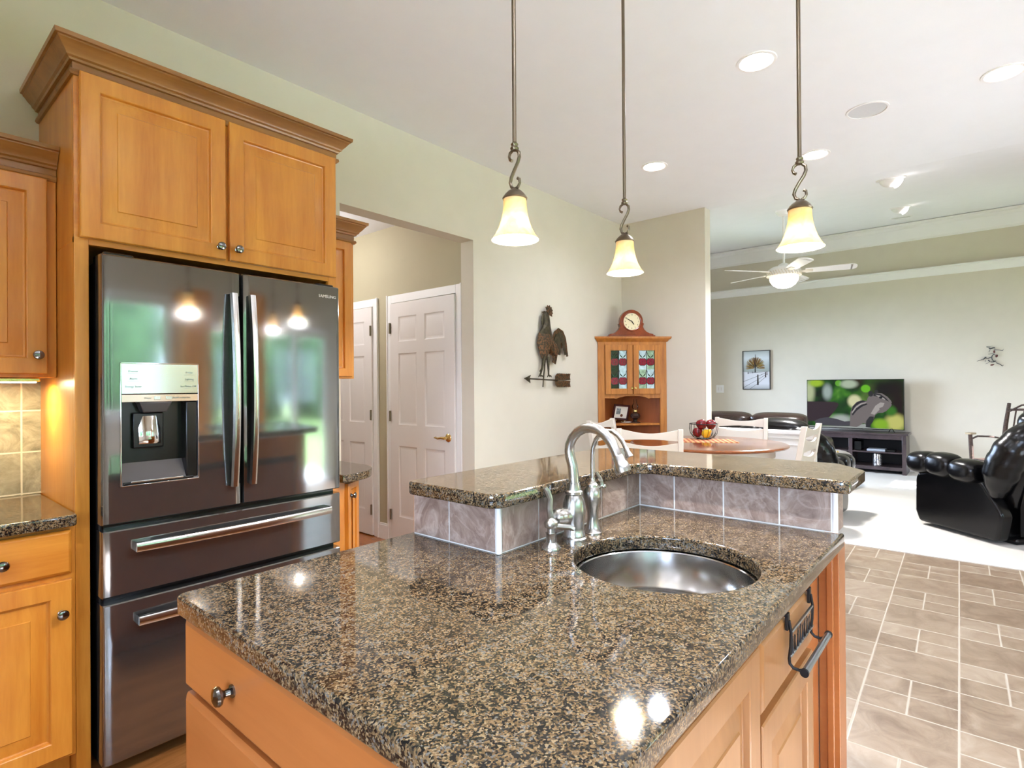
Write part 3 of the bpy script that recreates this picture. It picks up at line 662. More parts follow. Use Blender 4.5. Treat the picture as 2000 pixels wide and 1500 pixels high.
# faucet ----------------------------------------------------------------
fa = thing('faucet', 'brushed nickel gooseneck kitchen faucet with side lever behind the sink', 'faucet', (1.248, .844, .914))
g = G(); g.lathe([(.034, .914), (.034, .922), (.030, .926), (.030, .932), (.0275, .936), (.026, .95), (.029, .972), (.031, .992), (.030, 1.012), (.024, 1.03), (.021, 1.036), (.024, 1.040), (.024, 1.046), (.0195, 1.05), (.0165, 1.066), (.017, 1.07)], (1.248, .844, 0), 28); obj('base', g, M['nickel'], fa)
pts = [(.844, 1.066), (.845, 1.09), (.848, 1.115), (.855, 1.135), (.858, 1.152), (.856, 1.170), (.846, 1.190), (.830, 1.206), (.810, 1.216), (.788, 1.2185), (.766, 1.214), (.746, 1.202), (.729, 1.184), (.717, 1.164), (.709, 1.147)]
g = G(); g.tube([(1.248, y, z) for y, z in pts], [.0145, .0142, .014, .0135] + [.0132] * 11, 16); sp = obj('spout', g, M['nickel'], fa)
dv = Vector((0, -.4, -.92)).normalized(); T = Matrix.Translation((1.248, .711, 1.151)) @ dv.to_track_quat('Z', 'Y').to_matrix().to_4x4()
g = G(); g.lathe([(.0135, 0), (.0155, .006), (.0155, .016), (.019, .022), (.021, .036), (.0205, .044), (.014, .046), (.001, .046)], (0, 0, 0), 24, T); obj('spray_head', g, M['nickel'], sp)
g = G(); T = Matrix.Translation((1.235, .848, .982)) @ Vector((-.95, .30, 0)).to_track_quat('Z', 'Y').to_matrix().to_4x4()
g.lathe([(.020, 0), (.023, .02), (.024, .030), (.0225, .034), (.0235, .038), (.021, .050), (.012, .058), (.001, .06)], (0, 0, 0), 22, T)
g.tube([(1.188, .862, .970), (1.174, .867, .982), (1.170, .868, 1.01), (1.172, .868, 1.035), (1.164, .871, 1.055), (1.156, .873, 1.066)], [.006, .009, .0085, .008, .009, .006], 10); obj('lever_handle', g, M['nickel'], fa)
ff = thing('filter_faucet', 'slim brushed nickel filtered-water tap with vase-shaped base', 'faucet', (1.346, .847, .914))
g = G(); g.lathe([(.026, .914), (.026, .917), (.023, .920), (.018, .935), (.015, .955), (.0165, .975), (.022, .995), (.0255, 1.015), (.0245, 1.032), (.018, 1.042), (.0165, 1.046), (.0165, 1.050), (.013, 1.054), (.0085, 1.062), (.0075, 1.068)], (1.346, .847, 0), 24); obj('base', g, M['nickel'], ff)
pts = [(.847, 1.064), (.847, 1.10), (.8465, 1.135), (.844, 1.155), (.835, 1.178), (.820, 1.195), (.800, 1.204), (.782, 1.203), (.764, 1.192), (.750, 1.176), (.740, 1.158)]
g = G(); g.tube([(1.346, y, z) for y, z in pts], .0062, 12); sp = obj('spout', g, M['nickel'], ff)
dv = Vector((0, -.42, -.90)).normalized(); T = Matrix.Translation((1.346, .741, 1.160)) @ dv.to_track_quat('Z', 'Y').to_matrix().to_4x4()
g = G(); g.lathe([(.0065, 0), (.008, .004), (.0075, .010), (.011, .022), (.0115, .026), (.001, .027)], (0, 0, 0), 16, T); obj('spout_tip', g, M['nickel'], sp)
g = G(); g.tube([(1.362, .838, 1.040), (1.374, .832, 1.046), (1.368, .836, 1.066), (1.356, .842, 1.085)], [.006, .0065, .006, .004], 8); g.ell((1.378, .829, 1.042), (.007, .007, .007)); obj('lever_handle', g, M['nickel'], ff)
sd = thing('soap_dispenser', 'brushed nickel soap dispenser pump left of the gooseneck faucet', 'soap dispenser', (1.145, .845, .914))
g = G(); g.lathe([(.024, .914), (.024, .918), (.020, .924), (.0135, .932), (.013, .952), (.0145, .955)], (1.145, .845, 0), 22); obj('base', g, M['nickel'], sd)
g = G(); g.lathe([(.010, .953), (.010, .966), (.017, .970), (.019, .978), (.018, .983), (.012, .988), (.005, .992), (.001, .993)], (1.145, .845, 0), 22)
g.tube([(1.145, .845, .972), (1.158, .828, .971), (1.174, .806, .969), (1.180, .798, .964)], [.008, .0075, .0065, .006], 10); obj('pump_head', g, M['nickel'], sd)

# towel bar over the drawer --------------------------------------------
tb = thing('towel_bar', 'black iron over-drawer towel bar with tree silhouette on the island', 'towel bar', (1.36, .32, .74))
yr = .316
for x in (1.262, 1.452):
    g = G(); g.box(x - .008, x + .008, yr, yr + .006, .815, .850); g.box(x - .008, x + .008, yr, .3435, .8425, .8465)
    obj('hook', g, M['iron'], tb, .001)
    g = G(); g.tube([(x, yr, .835), (x, yr - .004, .81), (x, yr - .003, .78), (x, yr, .755), (x, yr - .001, .745), (x, yr - .008, .738), (x, yr - .02, .737), (x, .283, .743)], .0032, 8); obj('side_bar', g, M['iron'], tb)
for z in (.809, .762):
    obj('rail', G().box(1.260, 1.454, yr - .006, yr - .001, z - .0025, z + .0025), M['rodgrey'], tb, .001)
g = G()
for i in range(9):
    x = 1.274 + i * .0208; b = random.uniform(-.006, .006)
    g.tube([(x, yr - .004, .763), (x + b * .5, yr - .004, .780), (x + b, yr - .004, .796 + random.uniform(0, .010))], [.0026, .0016, .0007], 6)
    for k in range(4):
        z = .775 + random.uniform(0, .02); s = random.choice((-1, 1)); g.tube([(x + b * .4, yr - .004, z), (x + b * .4 + s * .006, yr - .004, z + .010)], [.0013, .0006], 5)
obj('tree_silhouette', g, M['iron'], tb)
g = G(); g.rod((1.246, .283, .743), (1.468, .283, .743), .0072, 16); obj('rod', g, M['rodgrey'], tb)
for x in (1.244, 1.470): obj('rod_cap', G().rod((x - .003, .283, .743), (x + .003, .283, .743), .0085, 16), M['iron'], tb)
# ================================================================== CEILING FIXTURES
def shade_glass():
    k = NT('alabaster_shade_glass'); t = k.t; t.nodes.remove(k.p)
    n = k.noise(k.coord((1, 1, 1)), 22, 3, .6, 1.0)
    c = k.ramp(n.outputs['Fac'], [(.3, srgb(240, 216, 160)), (.7, srgb(252, 238, 205))])
    tr = k.n('ShaderNodeBsdfTranslucent', {'Color': c}); df = k.n('ShaderNodeBsdfDiffuse', {'Color': c}); gl = k.n('ShaderNodeBsdfGlossy', {'Roughness': .15})
    m1 = k.n('ShaderNodeMixShader', {0: .45, 1: tr.outputs[0], 2: df.outputs[0]}); m2 = k.n('ShaderNodeMixShader', {0: .04, 1: m1.outputs[0], 2: gl.outputs[0]})
    t.links.new(m2.outputs[0], k.out.inputs['Surface']); return k.m
M['shade'] = shade_glass(); M['bulb'] = emission('warm_bulb_glow', (1, .84, .56), 6)
def pendant(x, y, zb, label):
    p = thing('pendant_light', label, 'pendant light', (x, y, ZC), group='pendants over the bar')
    g = G(); g.lathe([(.062, ZC), (.062, ZC - .012), (.045, ZC - .03), (.010, ZC - .034)], (x, y, 0), 24); obj('canopy', g, M['bronze'], p)
    zt = zb + .137
    g = G(); g.rod((x, y, zt + .138), (x, y, ZC - .03), .0062, 12); g.lathe([(.011, zt + .126), (.013, zt + .132), (.009, zt + .138), (.011, zt + .144), (.006, zt + .150)], (x, y, 0), 16); obj('rod', g, M['bronze'], p)
    q = [(.010, .092), (.017, .096), (.021, .106), (.017, .116), (.006, .122), (-.006, .120), (-.0165, .110), (-.018, .097), (-.012, .082), (.002, .062), (.013, .044), (.017, .030), (.012, .016), (0, .009), (-.012, .012), (-.019, .022), (-.017, .034), (-.011, .037)]
    g = G(); g.tube([(x, y + a, zt + .004 + b * 1.02) for a, b in q], [.005, .0045, .004] + [.0046] * 3 + [.0052] * 6 + [.0048] * 3 + [.004, .0045, .005], 10); obj('scroll_hook', g, M['bronze'], p)
    g = G(); g.lathe([(.0355, zt - .018), (.0372, zt - .015), (.0355, zt - .012), (.030, zt - .004), (.020, zt + .006), (.009, zt + .012), (.006, zt + .016)], (x, y, 0), 28); obj('shade_cap', g, M['bronze'], p)
    pr = [(.0335, zt - .016), (.0338, zt - .035), (.036, zt - .058), (.041, zt - .080), (.049, zt - .103), (.059, zt - .122), (.069, zt - .137)]
    pr2 = pr + [(r - .003, z + .001) for r, z in pr[::-1]]
    g = G(); g.lathe(pr2, (x, y, 0), 40, caps=False); obj('glass_shade', g, M['shade'], p, ang=60)
    g = G(); g.lathe([(.001, zt - .074), (.019, zt - .072), (.021, zt - .03), (.03, zt - .017)], (x, y, 0), 16); obj('socket', g, M['white'], p)
    g = G(); g.ell((x, y, zt - .098), (.020, .020, .026)); obj('bulb', g, M['bulb'], p)
    lamp('pendant_lamp', 'POINT', (x, y, zt - .112), 18.0, (1, .97, .96), shadow_soft_size=.022)
pendant(1.250, 1.045, 1.757, 'bronze pendant with glass bell shade, over the bar corner nearest the refrigerator')
pendant(1.900, 1.043, 1.757, 'bronze pendant with bell shade hanging in front of the wall corner and clock')
pendant(1.920, .438, 1.757, 'bronze pendant with bell shade hanging in front of the white ceiling fan')
def can(x, y, label, r=.077):
    t = thing('recessed_light', label, 'recessed light', (x, y, ZC), group='recessed kitchen ceiling lights')
    g = G(); g.lathe([(r + .022, ZC - .0005), (r + .020, ZC - .005), (r + .006, ZC - .006), (r, ZC - .001)], (x, y, 0), 36, caps=False); obj('trim_ring', g, M['white'], t)
    g = G(); g.lathe([(r + .002, ZC - .0015), (r * .6, ZC - .002), (.001, ZC - .002)], (x, y, 0), 36, caps=False); obj('lens', g, M['canl'], t)
    lamp('recessed_lamp', 'SPOT', (x, y, ZC - .02), 11, (.92, .99, 1.18), spot_size=R_(150), spot_blend=.9, shadow_soft_size=.06)
can(3.035, .893, 'round recessed ceiling light left of the front pendant rod'); can(4.032, -.091, 'round recessed ceiling light at the right edge of the photo')
can(3.974, 1.923, 'small round recessed ceiling light beside the middle pendant rod'); can(4.554, .934, 'round recessed ceiling light just right of the front pendant rod, above its hook')
for i, (x, y) in enumerate(((-.6, .9), (.9, .2), (.9, -1.3), (2.2, -1.1), (-.8, -1.2))):  # unseen extra cans, added to brighten the island and near cabinets
    can(x, y, 'added recessed light brightening the near end of the kitchen, outside the view')
def ceiling_speaker(x, y, r, label, tilt):
    t = thing('ceiling_speaker', label, 'speaker', (x, y, zl(x) if tilt else ZC))
    T = Matrix.Translation((x, y, zl(x) if tilt else ZC)) @ Matrix.Rotation(-math.atan(SLOPE) if tilt else 0, 4, 'Y')
    g = G(); g.lathe([(r, -.0005), (r - .002, -.005), (r - .012, -.006), (r - .014, -.002)], (0, 0, 0), 36, T, False); obj('bezel', g, M['white'], t)
    g = G(); g.lathe([(r - .012, -.002), (.001, -.003)], (0, 0, 0), 36, T, False); obj('grille', g, flat('speaker_mesh_grey', srgb(202, 202, 202), .8, var=.1, scale=900), t)
ceiling_speaker(4.026, .537, .115, 'round white in-ceiling speaker on the flat kitchen ceiling', False)
ceiling_speaker(9.162, .844, .125, 'round in-ceiling speaker on the sloped ceiling near the crown molding', True)
def gimbal(x, y, label):
    t = thing('eyeball_light', label, 'ceiling light', (x, y, zl(x)), group='eyeball lights on the sloped ceiling')
    T = Matrix.Translation((x, y, zl(x))) @ Matrix.Rotation(-math.atan(SLOPE), 4, 'Y')
    g = G(); g.lathe([(.11, -.0005), (.105, -.008), (.085, -.010)], (0, 0, 0), 32, T, False); obj('trim_ring', g, M['white'], t)
    g = G(); g.ell((0, 0, 0), (.085, .085, .07), T=T); obj('eyeball', g, M['white'], t)
    T2 = T @ Matrix.Rotation(R_(-48), 4, 'X') @ Matrix.Rotation(R_(15), 4, 'Y'); g = G(); g.lathe([(.046, -.077), (.001, -.080)], (0, 0, 0), 24, T2, False); lamp('eyeball_lamp', 'SPOT', T2 @ Vector((0, 0, -.10)), 8, (1, .98, .96), T2.to_euler(), spot_size=R_(85), spot_blend=1.0, shadow_soft_size=.04); obj('lens', g, emission('eyeball_light_glow', (1, .97, .92), 3), t)
gimbal(5.70, .595, 'eyeball ceiling light right at the fold line of the ceiling'); gimbal(7.968, .748, 'eyeball ceiling light on the slope beside the small round speaker')
# ceiling fan
FXc, FYc = 6.316, 1.60; zf = zl(FXc)
fn = thing('ceiling_fan', 'white five-blade ceiling fan with lit bowl under the sloped ceiling', 'ceiling fan', (FXc, FYc, zf))
g = G(); g.lathe([(.075, zf + .01), (.075, zf - .02), (.05, zf - .055), (.02, zf - .065)], (FXc, FYc, 0), 24); obj('canopy', g, M['white'], fn)
g = G(); g.rod((FXc, FYc, 2.55), (FXc, FYc, zf - .05), .011, 12); obj('downrod', g, M['white'], fn)
g = G(); g.lathe([(.02, 2.60), (.05, 2.585), (.06, 2.565), (.12, 2.555), (.155, 2.53), (.165, 2.50), (.16, 2.475), (.14, 2.455), (.13, 2.445)], (FXc, FYc, 0), 36); obj('motor_housing', g, M['white'], fn)
g = G()
for i in range(36):
    a = 2 * pi * i / 36; g.box(-.004, .004, .155, .168, -.026, .026, Matrix.Translation((FXc, FYc, 2.487)) @ Matrix.Rotation(a, 4, 'Z') @ Matrix.Rotation(.5, 4, 'Y'))
obj('filigree_band', g, flat('aged_white_metal', srgb(214, 206, 192), .5), fn)
g = G(); g.lathe([(.135, 2.448), (.14, 2.44), (.133, 2.41), (.11, 2.375), (.07, 2.347), (.03, 2.337), (.001, 2.335)], (FXc, FYc, 0), 32); obj('light_bowl', g, emission('fan_bowl_glow', (1, .93, .78), 1.6), fn)
lamp('fan_lamp', 'AREA', (FXc, FYc, 2.325), 19, (1, .97, .95), shape='DISK', size=.20)
for i in range(5):
    T = Matrix.Translation((FXc, FYc, 2.505)) @ Matrix.Rotation(R_(-76 + 72 * i), 4, 'Z') @ Matrix.Rotation(R_(-12), 4, 'X')
    g = G(); g.prism(rpoly([(.20, -.055), (.62, -.068), (.66, -.068), (.66, .068), (.62, .068), (.20, .055)], [.01, 0, .055, .055, 0, .01]), -.004, .004, T); b = obj('blade', g, M['white'], fn, .001)
    g = G(); g.prism([(.13, -.014), (.19, -.03), (.27, -.022), (.27, .022), (.19, .03), (.13, .014)], -.010, -.004, T); obj('blade_arm', g, flat('aged_white_metal', srgb(214, 206, 192), .5), b, .001)

# ================================================================== ROOSTER WEATHERVANE ON THE WALL
rs = thing('rooster_wall_art', 'patinated copper rooster weathervane on an arrow mounted on the wall', 'wall decoration', (3.87, 2.9, 1.4))
def smooth_loop(pts, n=5):
    N = len(pts); out = []
    for i in range(N):
        a, b, c, d = [Vector(pts[(i + k) % N]) for k in (-1, 0, 1, 2)]
        for j in range(n):
            t = j / n; q = .5 * ((2 * b) + (c - a) * t + (2 * a - 5 * b + 4 * c - d) * t * t + (3 * b - a - 3 * c + d) * t ** 3); out.append((q.x, q.y))
    return out
def relief(name, pts, y, depth, mat, parent, dome=0.0):
    """metal cut-out with thickness and a domed front, standing off the wall"""
    if dome > .005: pts = smooth_loop(pts)
    g = G(); P = [Vector((x, 0, z)) for x, z in pts]; c = sum(P, Vector()) / len(P)
    loops = [[(p.x, y, p.z) for p in P], [(p.x, y - depth, p.z) for p in P]]
    if dome:
        for k in (.88, .66, .4, .12): loops.append([(c.x + (p.x - c.x) * k, y - depth - dome * (1 - k * k), c.z + (p.z - c.z) * k) for p in P])
    g.loft(loops); return obj(name, g, mat, parent, ang=50)
relief('body', [(3.842, 1.62), (3.90, 1.60), (3.95, 1.585), (3.985, 1.61), (3.995, 1.65), (3.972, 1.698), (3.94, 1.735), (3.915, 1.77), (3.885, 1.80), (3.84, 1.80), (3.80, 1.80), (3.755, 1.79), (3.732, 1.76), (3.72, 1.72), (3.722, 1.685), (3.738, 1.63), (3.755, 1.60), (3.776, 1.564), (3.80, 1.548), (3.83, 1.55)], 2.875, .006, M['rooster'], rs, .04)
relief('wing', [(3.86, 1.745), (3.90, 1.73), (3.95, 1.70), (3.985, 1.66), (3.995, 1.63), (3.975, 1.60), (3.94, 1.60), (3.915, 1.62), (3.90, 1.68)], 2.852, .004, M['rooster'], rs, .012)
relief('neck', [(3.800, 1.950), (3.818, 1.966), (3.845, 1.968), (3.868, 1.952), (3.886, 1.909), (3.896, 1.85), (3.912, 1.775), (3.885, 1.735), (3.85, 1.75), (3.81, 1.738), (3.765, 1.755), (3.748, 1.785), (3.782, 1.835), (3.802, 1.88), (3.802, 1.92)], 2.87, .006, M['patina'], rs, .022)
relief('wattle', [(3.790, 1.94), (3.80, 1.90), (3.798, 1.865), (3.785, 1.842), (3.768, 1.86), (3.772, 1.90)], 2.87, .006, M['patina'], rs, .006)
cp = []
for i in range(13):
    a = R_(140 - i * 15); r = .060 if i % 2 == 0 else .046; cp.append((3.866 + r * cos(a), 1.966 + r * sin(a)))
relief('comb', cp + [(3.85, 1.945)], 2.862, .005, M['rooster'], rs, .004)
relief('beak', [(3.775, 1.956), (3.807, 1.970), (3.83, 1.964), (3.825, 1.946), (3.80, 1.948)], 2.868, .006, M['patina'], rs, .004)
def feather(pts, w, nm='tail_feather', mat='rooster', y=2.872):
    g = G(); n = len(pts); lp = []
    L_, R2 = [], []
    for i, p in enumerate(pts):
        a = Vector(pts[max(i - 1, 0)]); b = Vector(pts[min(i + 1, n - 1)]); d = (b - a).normalized(); q = w * (.45 + .9 * sin(pi * min(i + .6, n - 1) / (n - .3)))
        L_.append((p[0] - d.y * q, p[1] + d.x * q)); R2.append((p[0] + d.y * q, p[1] - d.x * q))
    relief(nm, L_ + R2[::-1], y, .005, M[mat], rs, .004)
feather([(3.93, 1.71), (3.965, 1.79), (4.02, 1.82), (4.075, 1.80), (4.11, 1.75), (4.128, 1.69), (4.14, 1.64), (4.155, 1.592)], .016)
feather([(3.945, 1.70), (3.985, 1.765), (4.03, 1.785), (4.07, 1.755), (4.09, 1.70), (4.10, 1.65), (4.118, 1.605)], .017, mat='patina', y=2.866)
feather([(3.955, 1.68), (3.99, 1.74), (4.03, 1.745), (4.055, 1.71), (4.058, 1.66)], .018)
feather([(3.96, 1.66), (3.99, 1.70), (4.015, 1.70), (4.025, 1.65), (4.02, 1.60)], .017, mat='patina', y=2.866)
feather([(3.97, 1.63), (3.985, 1.60), (3.975, 1.56), (3.962, 1.52)], .012); feather([(3.93, 1.60), (3.945, 1.565), (3.935, 1.53)], .012)
for pts in ([(3.80, 1.58), (3.775, 1.50), (3.755, 1.45), (3.735, 1.41)], [(3.85, 1.58), (3.855, 1.50), (3.858, 1.45), (3.858, 1.41)]):
    g = G(); g.tube([(x, 2.862, z) for x, z in pts], [.020, .011, .008, .007], 8)
    x, z = pts[-1]
    for dx in (-.035, .03, .004): g.tube([(x, 2.862, z + .012), (x + dx * .6, 2.852, z + .004), (x + dx, 2.85, z - .008)], [.007, .006, .002], 6)
    g.tube([(x, 2.862, z + .04), (x + .016, 2.862, z + .065)], [.005, .001], 6)
    obj('leg', g, M['patina'], rs)
g = G(); g.tube([(3.825, 2.866, 1.58), (3.79, 2.866, 1.40), (3.782, 2.866, 1.318)], .0055, 8); obj('pole', g, M['patina'], rs)
g = G(); g.rod((3.56, 2.862, 1.389), (3.99, 2.862, 1.376), .0062, 8); obj('arrow_shaft', g, M['patina'], rs)
relief('arrow_head', [(3.527, 1.391), (3.615, 1.420), (3.596, 1.392), (3.600, 1.387), (3.608, 1.353)], 2.868, .006, M['patina'], rs)
zz = [(3.962, 1.380), (3.962, 1.412), (3.990, 1.436)] + [(3.99 + .0145 * (i + 1), 1.438 - (.010 if i % 2 == 0 else 0)) for i in range(14)] + [(4.183, 1.404), (4.192, 1.379)]
relief('fletching', zz, 2.868, .005, M['rooster'], rs, .004)
relief('fletching', [(x, 2 * 1.3765 - z) for x, z in zz[::-1]], 2.868, .005, M['rooster'], rs, .004)
for x, z in ((3.80, 1.68), (3.86, 1.90)): obj('standoff', G().rod((x, 2.868, z), (x, 2.899, z), .006, 8), M['patina'], rs)

# ================================================================== CORNER HUTCH
s2 = sqrt(.5)
HT = Matrix(((s2, -s2, 0, 4.705), (-s2, -s2, 0, 2.897), (0, 0, 1, 0), (0, 0, 0, 1)))   # u along the front, n out into the room
hu = thing('corner_hutch', 'golden oak corner hutch with stained glass apple doors beside the wall corner', 'corner hutch', (4.95, 2.65, 0))
HB = lambda g, u0, u1, n0, n1, z0, z1: g.box(u0, u1, n0, n1, z0, z1, HT)
cu, cn = .3535, -.340
for z in (.06, .79, .93, 1.22, 1.765):
    g = G(); g.prism([(.03, -.022), (.677, -.022), (cu, cn + .012)], z, z + .02, HT); obj('shelf', g, M['oak'], hu, .001)
g = G(); g.prism([(.010, -.008), (.026, -.014), (cu, cn + .010), (cu, cn - .006)], .0, 1.77, HT); g.prism([(.697, -.008), (.681, -.014), (cu, cn + .010), (cu, cn - .006)], .0, 1.77, HT)
obj('back_panel', g, M['oakdark'], hu)
for u0, u1 in ((.008, .075), (.632, .699)): g = G(); HB(g, u0, u1, -.02, 0, 0, 1.77); obj('stile', g, M['oak'], hu, .002)
g = G(); HB(g, .075, .632, -.02, 0, 1.722, 1.77); obj('rail', g, M['oak'], hu, .0015)
for z0, z1 in ((.775, .81), (0, .10)): g = G(); HB(g, .075, .632, -.02, -.001, z0, z1); obj('rail', g, M['oak'], hu, .0015)
vp = [(.075, 1.243), (.075, 1.205)]
for i in range(25):
    t = i / 24; u = .075 + .557 * t; q = abs(t - .5) * 2
    z = 1.215 + .012 * cos(q * pi * 1.5) if q < .58 else 1.203 - .004 * sin((q - .58) * 7)
    if abs(q - .58) < .05: z = 1.193
    vp.append((u, z))
vp += [(.632, 1.205), (.632, 1.243)]
g = G(); g.prism(vp, -.018, 0, HT @ Matrix.Rotation(R_(90), 4, 'X') @ Matrix.Diagonal((1, 1, -1, 1)));  obj('scalloped_valance', g, M['oak'], hu, .001)
g = G(); P = [(-.02, 1.755), (.004, 1.755), (.010, 1.765), (.018, 1.776), (.034, 1.787), (.038, 1.797), (.038, 1.806), (-.02, 1.806)]
g.loft([[HT @ Vector((.004 - o * .96, o, z)) for o, z in P], [HT @ Vector((.703 + o * .96, o, z)) for o, z in P]])
obj('crown', g, M['oak'], hu)
g = G(); g.prism([(.004, -.03), (.703, -.03), (cu, cn + .004)], 1.786, 1.806, HT); obj('top_board', g, M['oak'], hu)
GL = [flat('pale_aqua_glass', srgb(182, 208, 212), .12, var=.2, scale=30), flat('ruby_glass', srgb(132, 30, 52), .12, var=.35, scale=60), flat('leaf_green_glass', srgb(40, 66, 48), .15, var=.3, scale=40), flat('lead_came', srgb(34, 30, 32), .5), flat('dark_clear_glass', srgb(40, 26, 22), .06, var=.3, scale=20), flat('moss_tinted_glass', srgb(146, 178, 150), .12, var=.35, scale=30)]
def apple_glass(u0, u1, z0, z1, dark):
    g = G(); um = (u0 + u1) / 2; n = -.009; cw = (u1 - u0) / 2; ch = (z1 - z0) / 2
    Q = lambda u, z, d: g.V(HT @ Vector((u, n + d, z)))
    for c_ in range(2):
        for r_ in range(2):
            a, b = u0 + c_ * cw, z0 + r_ * ch
            g.mi = 4 if (dark and c_ == 0) else (5 if (c_ + r_) % 2 == 0 and not dark else 0)
            g.f([Q(a, b, 0), Q(a + cw, b, 0), Q(a + cw, b + ch, 0), Q(a, b + ch, 0)])
            cx, cz = a + cw * .5, b + ch * .40
            for m, s, d in ((3, 1.0, .001), (1, .88, .002)):
                g.mi = m; ps = []
                for i in range(24):
                    t = 2 * pi * i / 24; r = .49 * cw * s * (1 + .10 * abs(cos(t)) - (.16 if abs(t - pi / 2) < .3 else 0) - (.10 if abs(t - 3 * pi / 2) < .3 else 0))
                    ps.append(Q(cx + r * cos(t), cz + r * 1.05 * sin(t), d))
                g.f(ps)
            g.mi = 3
            for dx in (-.16, .05, .22): g.f([Q(cx + dx * cw, cz - .28 * cw, .0025), Q(cx + dx * cw + .004, cz - .28 * cw, .0025), Q(cx + dx * cw * 1.3 + .004, cz + .26 * cw, .0025), Q(cx + dx * cw * 1.3, cz + .26 * cw, .0025)])
            for sgn in (-1, 1):
                g.mi = 2; lx, lz = cx + sgn * .04 * cw, cz + .50 * cw
                g.f([Q(lx, lz, .002), Q(lx + sgn * .13 * cw, lz + .05 * cw, .002), Q(lx + sgn * .36 * cw, lz + .34 * cw, .002), Q(lx + sgn * .22 * cw, lz + .33 * cw, .002), Q(lx + sgn * .06 * cw, lz + .18 * cw, .002)][::sgn])
            g.mi = 3; bar = lambda p, q, w=.0022: g.f([Q(p[0] - w, p[1], .003), Q(q[0] - w, q[1], .003), Q(q[0] + w, q[1], .003), Q(p[0] + w, p[1], .003)])
            bar((cx, cz + .40 * cw), (cx, cz + .56 * cw)); bar((cx + .30 * cw, b + ch * .72), (a + cw, b + ch)); bar((cx - .30 * cw, b + ch * .72), (a, b + ch))
            if c_ == 1 or not dark: g.f([Q(a, cz, .0012), Q(a, cz + .003, .0012), Q(a + cw, cz + .003, .0012), Q(a + cw, cz, .0012)])
    g.mi = 3
    for u, w_ in ((um, .0025), (u0 + .001, .002), (u1 - .001, .002)): g.box(u - w_, u + w_, n, n + .004, z0, z1, HT)
    g.mi = 0; return g
for u0, u1, dk, ku in ((.077, .351, True, .336), (.357, .630, False, .372)):
    g = G(); f = .056; z0, z1 = 1.240, 1.726
    HB(g, u0, u0 + f, 0, .02, z0, z1); HB(g, u1 - f, u1, 0, .02, z0, z1); HB(g, u0 + f, u1 - f, 0, .02, z0, z0 + f); HB(g, u0 + f, u1 - f, 0, .02, z1 - f, z1)
    d = obj('glass_door', g, M['oak'], hu, .003)
    HTs = HT; g = apple_glass(u0 + f, u1 - f, z0 + f, z1 - f, dk)
    o = obj('stained_glass', g, GL, d); o.location = HT.to_3x3() @ Vector((0, .016, 0))
    kp = HT @ Vector((ku, .02, 1.300)); kn = HT.to_3x3() @ Vector((0, 1, 0))
    g = G(); g.lathe([(.008, 0), (.006, .008), (.011, .014), (.013, .02), (.008, .026), (.001, .027)], kp, 14, kn.to_track_quat('Z', 'Y').to_matrix().to_4x4()); obj('knob', g, M['brass'], d)
    g = G().panelled(HT @ Vector((u0, 0, .11)), HT.to_3x3() @ Vector((1, 0, 0)), (0, 0, 1), HT.to_3x3() @ Vector((0, 1, 0)), u1 - u0, .66, .02, [.055, u1 - u0 - .055], [.055, .605], {(1, 1)}, RAISED); obj('lower_door', g, M['oak'], hu, ang=25)
# mantel clock on the hutch
ck = thing('mantel_clock', 'mahogany tambour mantel clock standing on top of the corner hutch', 'clock', HT @ Vector((.354, -.06, 1.806)))
CT = HT @ Matrix.Translation((.354, -.03, 1.8065)) @ Matrix.Rotation(R_(90), 4, 'X') @ Matrix.Diagonal((1, 1, -1, 1))   # x right, y up, z out
half = [(.115 * sin(a), .157 + .112 * cos(a)) for a in [R_(i * 9) for i in range(0, 12)]] + [(.122, .135), (.126, .128), (.120, .118), (.116, .10), (.128, .075), (.152, .052), (.182, .036), (.212, .032), (.222, .028), (.222, .016)]
sil = half + [(-x, y) for x, y in half[::-1][:-1]]
g = G(); g.prism(sil, -.055, .015, CT); obj('case', g, M['clockwood'], ck, .004)
g = G(); g.box(-.236, .236, 0, .017, -.065, .028, CT); obj('plinth', g, M['clockwood'], ck, .004)
FT = CT @ Matrix.Translation((0, .152, .015))
g = G(); g.lathe([(.098, 0), (.098, .008), (.092, .013), (.085, .010), (.083, .004)], (0, 0, 0), 40, FT, False); obj('bezel', g, M['clockwood'], ck)
g = G(); g.lathe([(.085, .003), (.001, .0035)], (0, 0, 0), 40, FT, False); obj('dial', g, flat('cream_dial', srgb(226, 214, 176), .35), ck)
g = G()
for h in range(1, 13):
    a = R_(90 - 30 * h); g.text(str(h), .020, FT @ Matrix.Translation((.067 * cos(a), .067 * sin(a), .0045)), .0003)
obj('numerals', g, M['black'], ck)
for nm, ang, ln, w in (('minute_hand', 90 - 300, .062, .0026), ('hour_hand', 90 - 145, .042, .0036)):
    g = G(); T = FT @ Matrix.Translation((0, 0, .006)) @ Matrix.Rotation(R_(ang), 4, 'Z'); g.prism([(-.012, -w), (ln * .7, -w * 1.3), (ln, 0), (ln * .7, w * 1.3), (-.012, w)], 0, .001, T); obj(nm, g, M['black'], ck)
